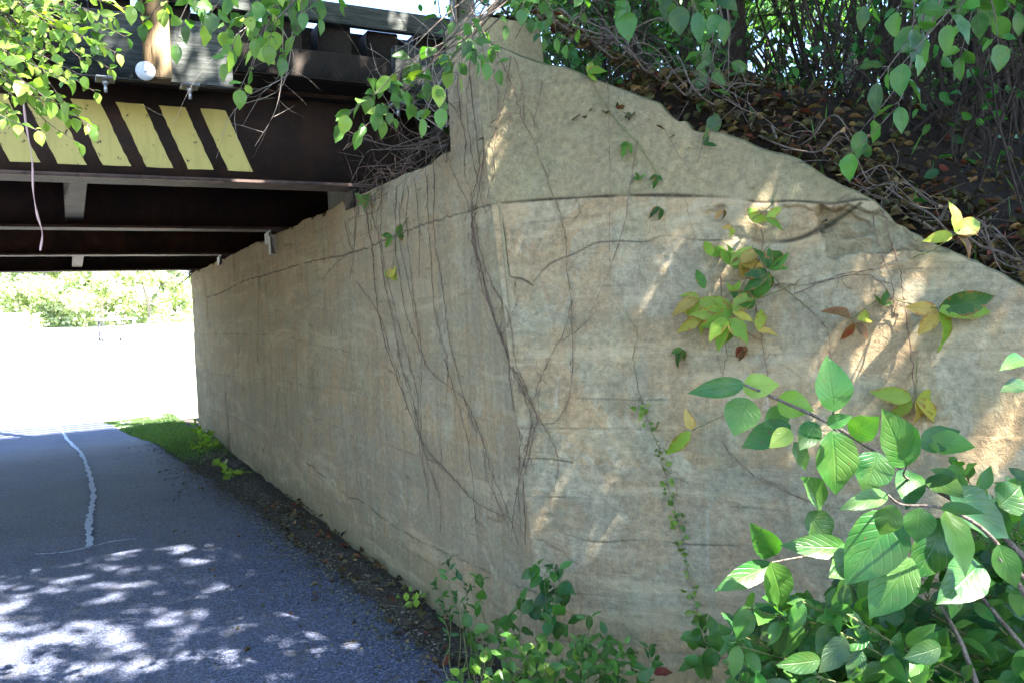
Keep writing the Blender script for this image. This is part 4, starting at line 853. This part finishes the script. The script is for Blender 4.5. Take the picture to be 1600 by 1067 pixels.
op2 = (G[:, 0] < -.66*G[:, 1]+.05) & (G[:, 1] < 4.7); k2 &= ~(op2 & (rng.random(NM) < .8)); k2 = carve(P2, k2, 2); P2 = P2[k2]; PC = np.concatenate([PC, P2]); LC = np.concatenate([LC, np.full(len(P2), .100)])
NB = 38000; Gx = rng.uniform(-1.7, 2.0, NB); Gy = rng.uniform(2.2, 5.0, NB); hh = 4.15+.8*rng.random(NB); P3 = np.stack([Gx, Gy, 0*Gx], -1)+SUN*(hh/SUN[2])[:, None]  # low unseen leaf layer added over the wing wall to sharpen the sun streaks
k3 = carve(P3, np.ones(NB, bool), 3); k3 &= rng.random(NB) < np.clip(((Gx+1.7)/.6), 0, 1); P3 = P3[k3]; PC = np.concatenate([PC, P3]); LC = np.concatenate([LC, np.full(len(P3), .085)])
t1 = np.array([1.33, 5.0]); t2 = np.array([6.3, .4]); near1 = np.linalg.norm(PC[:, :2]-t1-np.array([.3, -1.5]), axis=1) < np.linalg.norm(PC[:, :2]-t2, axis=1)
def limbs_to(P, fork, n):
    out = []
    for q in P[rng.integers(0, len(P), n)]: out.append([fork, fork+(q-fork)*.4+np.array([0, 0, .4]), fork+(q-fork)*.75+np.array([0, 0, .2]), q])
    return out
b1 = np.array([1.40, 5.05, 2.75]); c1 = [b1-UP*.3, b1+UP*.6+right*.01, b1+UP*1.6, b1+np.array([.2,-.3,3.2]), b1+np.array([.5,-1.0,4.6])]
limb_tree('shade_tree', 'dark tree trunk on top of the bank behind the peak of the wing wall', b1, c1, .085, limbs_to(PC[near1], c1[3], 26), PC[near1], LC[near1], 'green', group='trees on the bank')
b2 = np.array([6.3, .4, 0.2]); c2 = [b2-UP*.3, b2+UP*1.5, b2+UP*3.5, b2+np.array([-.3,.2,5.5]), b2+np.array([-.8,.3,7])]
limb_tree('shade_tree', 'tall tree beyond the right edge whose crown shades the wing wall', b2, c2, .17, limbs_to(PC[~near1], c2[3], 26), PC[~near1], LC[~near1], 'green', group='trees on the bank')

# bank shrubs and thicket (stems one can tell apart at the right, foliage behind)
def ez(p): s, k = to_sk(p); return float(embz(np.array(s), np.array(k)))
def on_bank(x, d):
    p = at(x, 200, d); p[2] = ez(p)-.05; return p
def thicket(label, x0, x1, d0, d1, nst, h, nleaf, leaf, palette='deep', lean=.12, rr=.012, lz=(0.2, 1.0), group='thicket shrubs on the bank'):
    c = on_bank((x0+x1)/2, (d0+d1)/2); e = empty('thicket_shrub', c, label, 'shrub', group); mb = MB(); tips = []
    for q in range(nst):
        b = on_bank(rng.uniform(x0, x1), rng.uniform(d0, d1)); r = rr*(.4+rng.random()**1.5*1.3); hh_ = h*(.6+.5*rng.random())
        d = np.array([rng.normal(0, lean), rng.normal(0, lean), 1.0])*hh_
        cc = smooth_line([b, b+d*.3+rng.normal(0, .04, 3), b+d*.65+rng.normal(0, .07, 3), b+d], 5); mb.tube(cc, r*(1-.6*np.linspace(0, 1, len(cc))), 5); tips.append(cc)
        for _ in range(5):
            i = rng.integers(3, len(cc)-1); dd = nrm(nrm(cc[i]-cc[i-1])*.7+rng.normal(0, .6, 3)); L = .25+.5*rng.random()
            t = smooth_line([cc[i], cc[i]+dd*L*.5+rng.normal(0, .03, 3), cc[i]+dd*L+rng.normal(0, .04, 3)], 4); mb.tube(t, r*.35*(1-.7*np.linspace(0, 1, len(t))), 4); tips.append(t)
    mb.build('stem', BARK, e, True)
    if nleaf:
        P = []
        for q in range(nleaf):
            t = tips[rng.integers(len(tips))]; a = int(len(t)*(lz[0]+(lz[1]-lz[0])*rng.random())); P.append(t[min(a, len(t)-1)]+rng.normal(0, .09, 3))
        P = np.array(P); kp = carve(P, np.ones(len(P), bool)); P = P[kp]; n = len(P); L = leaf*(.6+.8*rng.random(n))
        leaves('foliage', P, rnd(n)-UP*.4, rnd(n)*.7+UP*.6+nrm(CAM-P)*.4, L, L*.6, pal(palette, n), LEAF if leaf > .05 else LEAFS, e, 2 if nleaf < 1800 else 1)
    return e
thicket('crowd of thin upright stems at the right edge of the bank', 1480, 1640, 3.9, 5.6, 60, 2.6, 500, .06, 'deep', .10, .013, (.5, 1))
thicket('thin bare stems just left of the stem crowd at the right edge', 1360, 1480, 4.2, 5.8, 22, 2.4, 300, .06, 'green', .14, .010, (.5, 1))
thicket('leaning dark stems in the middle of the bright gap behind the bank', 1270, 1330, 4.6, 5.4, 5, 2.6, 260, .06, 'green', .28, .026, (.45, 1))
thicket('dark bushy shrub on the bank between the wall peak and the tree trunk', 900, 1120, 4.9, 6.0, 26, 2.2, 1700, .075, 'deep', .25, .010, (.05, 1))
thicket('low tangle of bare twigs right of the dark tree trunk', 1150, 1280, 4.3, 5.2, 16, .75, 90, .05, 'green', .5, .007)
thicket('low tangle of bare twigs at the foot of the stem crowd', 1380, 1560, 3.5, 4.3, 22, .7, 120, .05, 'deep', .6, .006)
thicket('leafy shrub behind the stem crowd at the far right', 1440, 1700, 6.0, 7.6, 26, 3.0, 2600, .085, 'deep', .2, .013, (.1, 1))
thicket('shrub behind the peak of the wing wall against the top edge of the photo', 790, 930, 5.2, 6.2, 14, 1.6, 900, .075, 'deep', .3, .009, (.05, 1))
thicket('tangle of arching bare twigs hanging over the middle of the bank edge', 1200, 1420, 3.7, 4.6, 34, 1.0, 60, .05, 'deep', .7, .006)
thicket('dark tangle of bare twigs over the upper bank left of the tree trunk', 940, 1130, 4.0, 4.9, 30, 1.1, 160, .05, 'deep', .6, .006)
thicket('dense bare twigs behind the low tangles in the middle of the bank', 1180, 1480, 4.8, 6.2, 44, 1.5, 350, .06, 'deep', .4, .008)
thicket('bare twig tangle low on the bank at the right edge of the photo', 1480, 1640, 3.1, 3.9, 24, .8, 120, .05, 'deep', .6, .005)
def edge_runner(label, t0, t1, n, hang_):
    c0 = F0+dB*(t0+t1)/2; c0 = np.array([c0[0], c0[1], 2.8-.69*(t0+t1)/2]); e = empty('trailing_roots', c0, label, 'roots', 'roots and runners along the wall top'); mb = MB()
    for q in range(n):
        t = rng.uniform(t0-.15, t0+.5*(t1-t0)); L = (t1-t0)*(.35+.5*rng.random()); m = 9; tt = t+np.linspace(0, L, m); o = .26+.12*rng.random()+np.cumsum(rng.normal(0, .06, m)); z = 2.80-.69*tt+.03+np.abs(np.cumsum(rng.normal(0, .05, m)))
        P_ = np.array([F0+dB*a-np.array([nB[0], nB[1], 0])*b for a, b in zip(tt, o)]); P_[:, 2] = z; c = smooth_line(P_, 4); r = .002+.006*rng.random()**2.5; mb.tube(c, r*(1-.6*np.linspace(0, 1, len(c))), 4)
        for _ in range(3):
            p = c[rng.integers(2, len(c)-2)]; d = nrm(nB*rng.uniform(-.3, .8)+dB*rng.normal(0, .6)+UP*rng.uniform(-.6, .9)); l = hang_*(.4+rng.random())
            mb.tube(smooth_line([p, p+d*l*.5+rng.normal(0, .015, 3), p+d*l+rng.normal(0, .02, 3)-UP*.3*l], 4), .0016, 3)
    mb.build('stem', TWIG, e, True)
edge_runner('thin roots and runners trailing over the wing wall edge near its peak', .0, .8, 13, .16)
edge_runner('thin roots and runners trailing over the wing wall edge above the wide crack end', .65, 1.4, 11, .17)
edge_runner('thin roots and runners trailing over the right part of the wing wall edge', 1.25, 2.1, 14, .15)
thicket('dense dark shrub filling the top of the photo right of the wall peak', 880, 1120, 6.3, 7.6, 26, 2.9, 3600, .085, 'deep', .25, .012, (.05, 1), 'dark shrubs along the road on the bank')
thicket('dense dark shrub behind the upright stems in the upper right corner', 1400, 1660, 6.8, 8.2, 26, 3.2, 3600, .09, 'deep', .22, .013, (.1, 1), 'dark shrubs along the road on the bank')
# background trees beyond the road on the bank
def blob_tree(name, label, base, h, rad, nl, leaf, palette, group, clumps=22, trunk=.12, zlow=.3, cat='tree', bark=None):
    base = np.asarray(base, float); e = empty(name, base, label, cat, group); mb = MB()
    top = base+UP*h*.8; c = smooth_line([base, base+UP*h*.3+rng.normal(0, .1, 3), base+UP*h*.55+rng.normal(0, .2, 3), top], 5); mb.tube(c, trunk*(1-.8*np.linspace(0, 1, len(c))), 7)
    P = []; cl = []
    for q in range(clumps):
        a = rng.random()*6.283; z = zlow+(1-zlow)*rng.random(); rr_ = rad*math.sqrt(rng.random())*math.sin(min(1, (1.05-z)*1.8)*1.57)
        cc = base+np.array([math.cos(a)*rr_, math.sin(a)*rr_, z*h]); cl.append(cc); j = c[int((.3+.5*rng.random())*(len(c)-1))]
        t = smooth_line([j, (j+cc)/2+rng.normal(0, .1, 3), cc], 4); mb.tube(t, trunk*.3*(1-.8*np.linspace(0, 1, len(t))), 5)
        m = nl//clumps; v = nrm(rnd(m))*(rng.random((m, 1))**.45)*rad*(.26+.16*rng.random()); P.append(cc+v*np.array([1, 1, .7]))
    mb.build('trunk', bark or BARK, e, True); P = np.concatenate(P); n = len(P); L = leaf*(.6+.8*rng.random(n))
    leaves('crown', P, rnd(n)-UP*.3, rnd(n)*.7+UP*.7, L, L*.7, pal(palette, n), LEAFS, e, 1); return e
for (x, d, h, rad, lb) in ((1200, 15, 8.5, 2.6, 'bright leafy tree beyond the bank seen over the white gap'), (1400, 19, 9.5, 3.0, 'sunlit tree beyond the bank right of the white gap'),
                          (1010, 14, 8, 2.8, 'tree beyond the bank hidden behind the dark shrub'), (1620, 16, 9, 3.2, 'tree beyond the bank behind the stem crowd')):
    p = at(x, 200, d); p[2] = 2.6
    blob_tree('background_tree', lb, p, h, rad, 5200, .15, 'green', 'trees beyond the bank', 20, .10, .32)
# pale road-guard posts on top of the bank
for (x, y0, y1, d, lb, w) in ((1116, 75, 150, 6.0, 'pale guard post beside the dark tree trunk on the bank', .07), (1336, 65, 185, 6.3, 'weathered pale guard post in the bright gap on the bank', .13)):
    b = at(x, y1, d); t = at(x, y0, d); b[2] = ez(b)-.1; mb = MB(); mb.box((b+np.array([b[0], b[1], t[2]]))/2, dA*.05, nA*w/2, UP*(t[2]-b[2])/2, .006)
    mb.box(np.array([b[0], b[1], t[2]+.012]), dA*.056, nA*(w/2+.006), UP*.011, .003)
    o = mb.build('guard_post', POSTG); tag(o, lb, 'post', 'posts on the bank')

# ------------------------------------------------------------------ litter, chips, grass
def litter(name, P, leaf, palette='litter', up=.8):
    n = len(P); L = leaf*(.5+.9*rng.random(n)); o = leaves(name, P, rnd(n)*np.array([1, 1, .25]), rnd(n)*.45+UP*up, L, L*(.35+.4*rng.random(n)), pal(palette, n, .5), LITTER, None, 2, fold=.35, curl=.5); o['kind'] = 'stuff'; return o
n = 9000; s = rng.uniform(-4.6, 1.0, n); t = rng.random(n)**1.7*5; k = klim(s)+.02-t; z = embz(s, k); P = PA*np.array([1,1,0])+s[:, None]*dA+k[:, None]*nA; P[:, 2] = z+.012+.02*rng.random(n)
litter('leaf_litter', P, .046)
n = 3600; s = rng.uniform(-4.4, .6, n); k = klim(s)+.03-.5*rng.random(n); P = PA*np.array([1,1,0])+s[:, None]*dA+k[:, None]*nA; P[:, 2] = embz(s, k)+.015+.03*rng.random(n); litter('leaf_litter', P, .044)
n = 1100; t = rng.uniform(-.3, 2.6, n); q = F0+t[:, None]*dB; o_ = .19+.30*rng.random(n)**.6; P = q-np.array([nB[0], nB[1], 0])*o_[:, None]; P[:, 2] = 2.80-.69*t+.035+.03*rng.random(n); litter('leaf_litter', P, .042)
n = 320; s = rng.uniform(-1.9, 3.2, n); k = .02+.30*rng.random(n)**1.6; k = np.where(s < SF, k-.635*(SF-s)/.772, k); P = PA*np.array([1,1,0])+s[:, None]*dA+k[:, None]*nA; P[:, 2] = zground(s, k)+.018+.02*rng.random(n); litter('leaf_litter', P, .045)
n = 130; s = rng.uniform(-1.9, 5.5, n); k = .1+.9*rng.random(n)**1.5; P = PA*np.array([1,1,0])+s[:, None]*dA+k[:, None]*nA; P[:, 2] = zpath(s, k)+.008; litter('leaf_litter', P, .035)
n = 240; s = rng.uniform(-2.5, SF, n); k = -.635*(SF-s)/.772+.02+.5*rng.random(n); P = PA*np.array([1,1,0])+s[:, None]*dA+k[:, None]*nA; P[:, 2] = zground(s, k)+.03; litter('leaf_litter', P, .05)
# gravel and wood chips along the path edge
def chips(name, n, s0, s1, kf, size, mat):
    s = rng.uniform(s0, s1, n); k = kf(s, n); z = np.maximum(zground(s, k), np.where(k > np.interp(s, [a for a, b in ed], [b for a, b in ed]), zpath(s, k), -1))
    C = PA*np.array([1,1,0])+s[:, None]*dA+k[:, None]*nA; C[:, 2] = z+size*.25
    oc = np.array([[1,0,0],[0,1,0],[-1,0,0],[0,-1,0],[0,0,1],[0,0,-1.0]]); sc3 = size*(.3+rng.random((n, 1, 1))**2*.9)*np.array([1,1,.55])*(.6+.8*rng.random((n, 1, 3)))
    V = C[:, None]+oc[None]*sc3; a = rng.random(n)*6.28; f = np.array([[0,1,4],[1,2,4],[2,3,4],[3,0,4],[1,0,5],[2,1,5],[3,2,5],[0,3,5]])
    cc = np.repeat(np.array([(.08,.065,.05),(.13,.11,.085),(.04,.033,.025),(.20,.18,.15),(.09,.05,.025)])[rng.integers(0, 4, n)], 6, 0)
    o = mesh(name, V.reshape(-1, 3), (np.arange(n)[:, None, None]*6+f[None]).reshape(-1, 3), LITTER, uv=np.zeros((n*6, 2)), col=cc); o['kind'] = 'stuff'
kr_f = lambda s, n: np.interp(s, [a for a, b in ed], [b for a, b in ed])*rng.random(n)+.03+.16*np.abs(rng.normal(size=n))
chips('gravel', 9000, -1.6, 8.0, kr_f, .010, DIRT)
chips('gravel', 1500, -1.6, 5.0, lambda s, n: .3+.9*rng.random(n), .006, DIRT)
# twigs lying on the debris
mb = MB()
for q in range(90):
    s = rng.uniform(-1.6, 6); k = rng.uniform(.05, .55); p = sk(s, k, float(zground(s, k))+.03); d = nrm(np.append(rng.normal(size=2), .05))*rng.uniform(.03, .12); mb.tube(smooth_line([p, p+d*.5+rng.normal(0, .004, 3), p+d], 2), .0022, 4)
o = mb.build('fallen_twigs', TWIG); o['kind'] = 'stuff'
# grass bank at the far end of the wall and thin grass on the bank above
def grass(name, s, k, zf, h, palette, wmul=.06, thin=1):
    n = len(s); P = PA*np.array([1,1,0])+s[:, None]*dA+k[:, None]*nA; P[:, 2] = zf(s, k)
    L = h*(.5+.8*rng.random(n)); D = UP+rnd(n)*.35; o = leaves(name, P, D, rnd(n), L, .004+L*wmul, pal(palette, n), GRASS, None, 1); o['kind'] = 'stuff'
n = 52000; s = 5.6+7.2*rng.random(n)**1.0; k = rng.random(n)**.8*(np.interp(s, [a for a, b in ed], [b for a, b in ed])-.05+.1*rng.random(n)); m_ = rng.random(n) < np.clip((s-5.4)/1.0, 0, 1); s, k = s[m_], k[m_]
kp = rng.random(len(s)) < np.clip((fbm(s*3.1, k*3.1, 4)-.24)*6, .06, 1)*np.clip((s-6.0)/2.0, .06, 1); s, k = s[kp], k[kp]; grass('grass', s, k, zground, .045, 'lawn', .08)
n = 250; s = rng.uniform(-4, 0, n); k = klim(s)-rng.random(n)*1.2; grass('bank_grass', s, k, embz, .10, 'green', .03)
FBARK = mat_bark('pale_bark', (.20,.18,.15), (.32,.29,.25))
# ------------------------------------------------------------------ far field: trees, shed, post, shelter
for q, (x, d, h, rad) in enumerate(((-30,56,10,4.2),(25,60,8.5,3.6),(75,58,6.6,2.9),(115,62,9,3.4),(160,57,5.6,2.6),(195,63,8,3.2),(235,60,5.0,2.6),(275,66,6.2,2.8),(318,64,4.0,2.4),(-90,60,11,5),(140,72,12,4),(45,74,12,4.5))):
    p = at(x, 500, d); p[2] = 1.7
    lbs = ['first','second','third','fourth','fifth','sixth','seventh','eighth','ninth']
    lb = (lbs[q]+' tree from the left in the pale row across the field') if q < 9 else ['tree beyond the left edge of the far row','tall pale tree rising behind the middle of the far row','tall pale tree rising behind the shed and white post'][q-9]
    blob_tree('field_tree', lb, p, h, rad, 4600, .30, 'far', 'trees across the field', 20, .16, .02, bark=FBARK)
SH = mat_paint('shed_paint', (.72,.76,.78), (.4,.45,.45), .8); TEAL = mat_plain('teal_door', (.10,.30,.32)); PW = mat_plain('pale_post', (.75,.74,.70))
p = at(12, 503, 46); p[2] = float(gz(to_sk(p)[0])); e = empty('shed', p, 'small pale shed at the left edge across the field', 'shed'); mb = MB()
mb.box(p+UP*.62+nA*.2, nA*1.15, dA*.9, UP*.62, .01); mb.build('wall', SH, e)
mb = MB(); mb.box(p+UP*1.30+nA*.2-dA*.3, nA*1.25, dA*.75, UP*.035+dA*.0, .01); mb.build('roof', mat_plain('shed_roof', (.55,.6,.62)), e)
mb = MB(); mb.box(p+UP*.5+nA*.95-dA*.915, nA*.2, dA*.012, UP*.46); mb.build('door', TEAL, e)
p = at(57, 503, 44); p[2] = float(gz(to_sk(p)[0])); mb = MB(); mb.box(p+UP*.65, nA*.12, dA*.12, UP*.65, .02); mb.box(p+UP*1.32, nA*.15, dA*.15, UP*.03, .01); o = mb.build('field_post', PW); tag(o, 'thick white post standing right of the pale shed across the field', 'post')
p = at(182, 508, 42); p[2] = float(gz(to_sk(p)[0])); DK = mat_plain('dark_frame', (.05,.06,.10)); e = empty('picnic_shelter', p, 'small flat-roofed picnic shelter before the far trees', 'shelter'); mb = MB(); mb.box(p+UP*1.02, nA*.95, dA*.7, UP*.03, .005); mb.build('roof', PW, e)
for a in (-1, 1):
    for b in (-1, 1): mb = MB(); mb.box(p+UP*.5+nA*a*.8+dA*b*.55, nA*.03, dA*.03, UP*.5); mb.build('post', DK if a > 0 else PW, e)
p2 = p-dA*1.2+nA*.3; p2[2] = float(gz(to_sk(p2)[0])); e = empty('picnic_table', p2, 'dark picnic table standing in front of the flat-roofed shelter', 'table')
mb = MB(); mb.box(p2+UP*.42, nA*.55, dA*.28, UP*.02); mb.build('table_top', DK, e)
for b in (-1, 1): mb = MB(); mb.box(p2+UP*.25+dA*b*.5, nA*.55, dA*.09, UP*.015); mb.build('bench', PW, e)
for a in (-1, 1): mb = MB(); mb.bar(p2+nA*a*.4-dA*.45, p2+nA*a*.4+UP*.4, .04, .04, up=nA); mb.bar(p2+nA*a*.4+dA*.45, p2+nA*a*.4+UP*.4, .04, .04, up=nA); mb.build('leg', DK, e)

# ------------------------------------------------------------------ world, sun, camera
w = bpy.data.worlds.new('World'); sc.world = w; w.use_nodes = True; nt = w.node_tree; nt.nodes.clear()
sky = nt.nodes.new('ShaderNodeTexSky'); sky.sky_type = 'NISHITA'; sky.sun_disc = False
sky.sun_elevation = math.asin(SUN[2]); sky.sun_rotation = math.atan2(SUN[0], SUN[1]); sky.air_density = 1.0; sky.dust_density = .4; sky.ozone_density = 3.0
bg = nt.nodes.new('ShaderNodeBackground'); bg.inputs[1].default_value = .09; wo = nt.nodes.new('ShaderNodeOutputWorld')
nt.links.new(sky.outputs[0], bg.inputs[0]); nt.links.new(bg.outputs[0], wo.inputs[0])
ld = bpy.data.lights.new('sun', 'SUN'); ld.energy = 5.0; ld.angle = R(.53); ld.color = (1, .95, .87); lo = bpy.data.objects.new('sun', ld); COL.objects.link(lo)
lo.rotation_euler = mathutils.Vector(SUN).to_track_quat('Z', 'Y').to_euler(); lo.location = (5, -3, 20)
cd = bpy.data.cameras.new('camera'); cd.lens = 18*1291/1291.0; cd.sensor_width = 1600*18/1291.0; cd.clip_start = .05; cd.clip_end = 3000
co = bpy.data.objects.new('camera', cd); COL.objects.link(co); Mx = mathutils.Matrix([[*CM[0], 0], [*CM[1], 0], [*CM[2], H], [0, 0, 0, 1]]); co.matrix_world = Mx; sc.camera = co
sc.view_settings.view_transform = 'Standard'; sc.view_settings.look = 'None'; sc.view_settings.exposure = 3.42; sc.view_settings.gamma = 1
sc.cycles.max_bounces = 8; sc.cycles.diffuse_bounces = 5; sc.cycles.transmission_bounces = 4; sc.cycles.use_denoising = True
try: sc.cycles.use_adaptive_sampling = True; sc.cycles.adaptive_threshold = .02
except Exception: pass
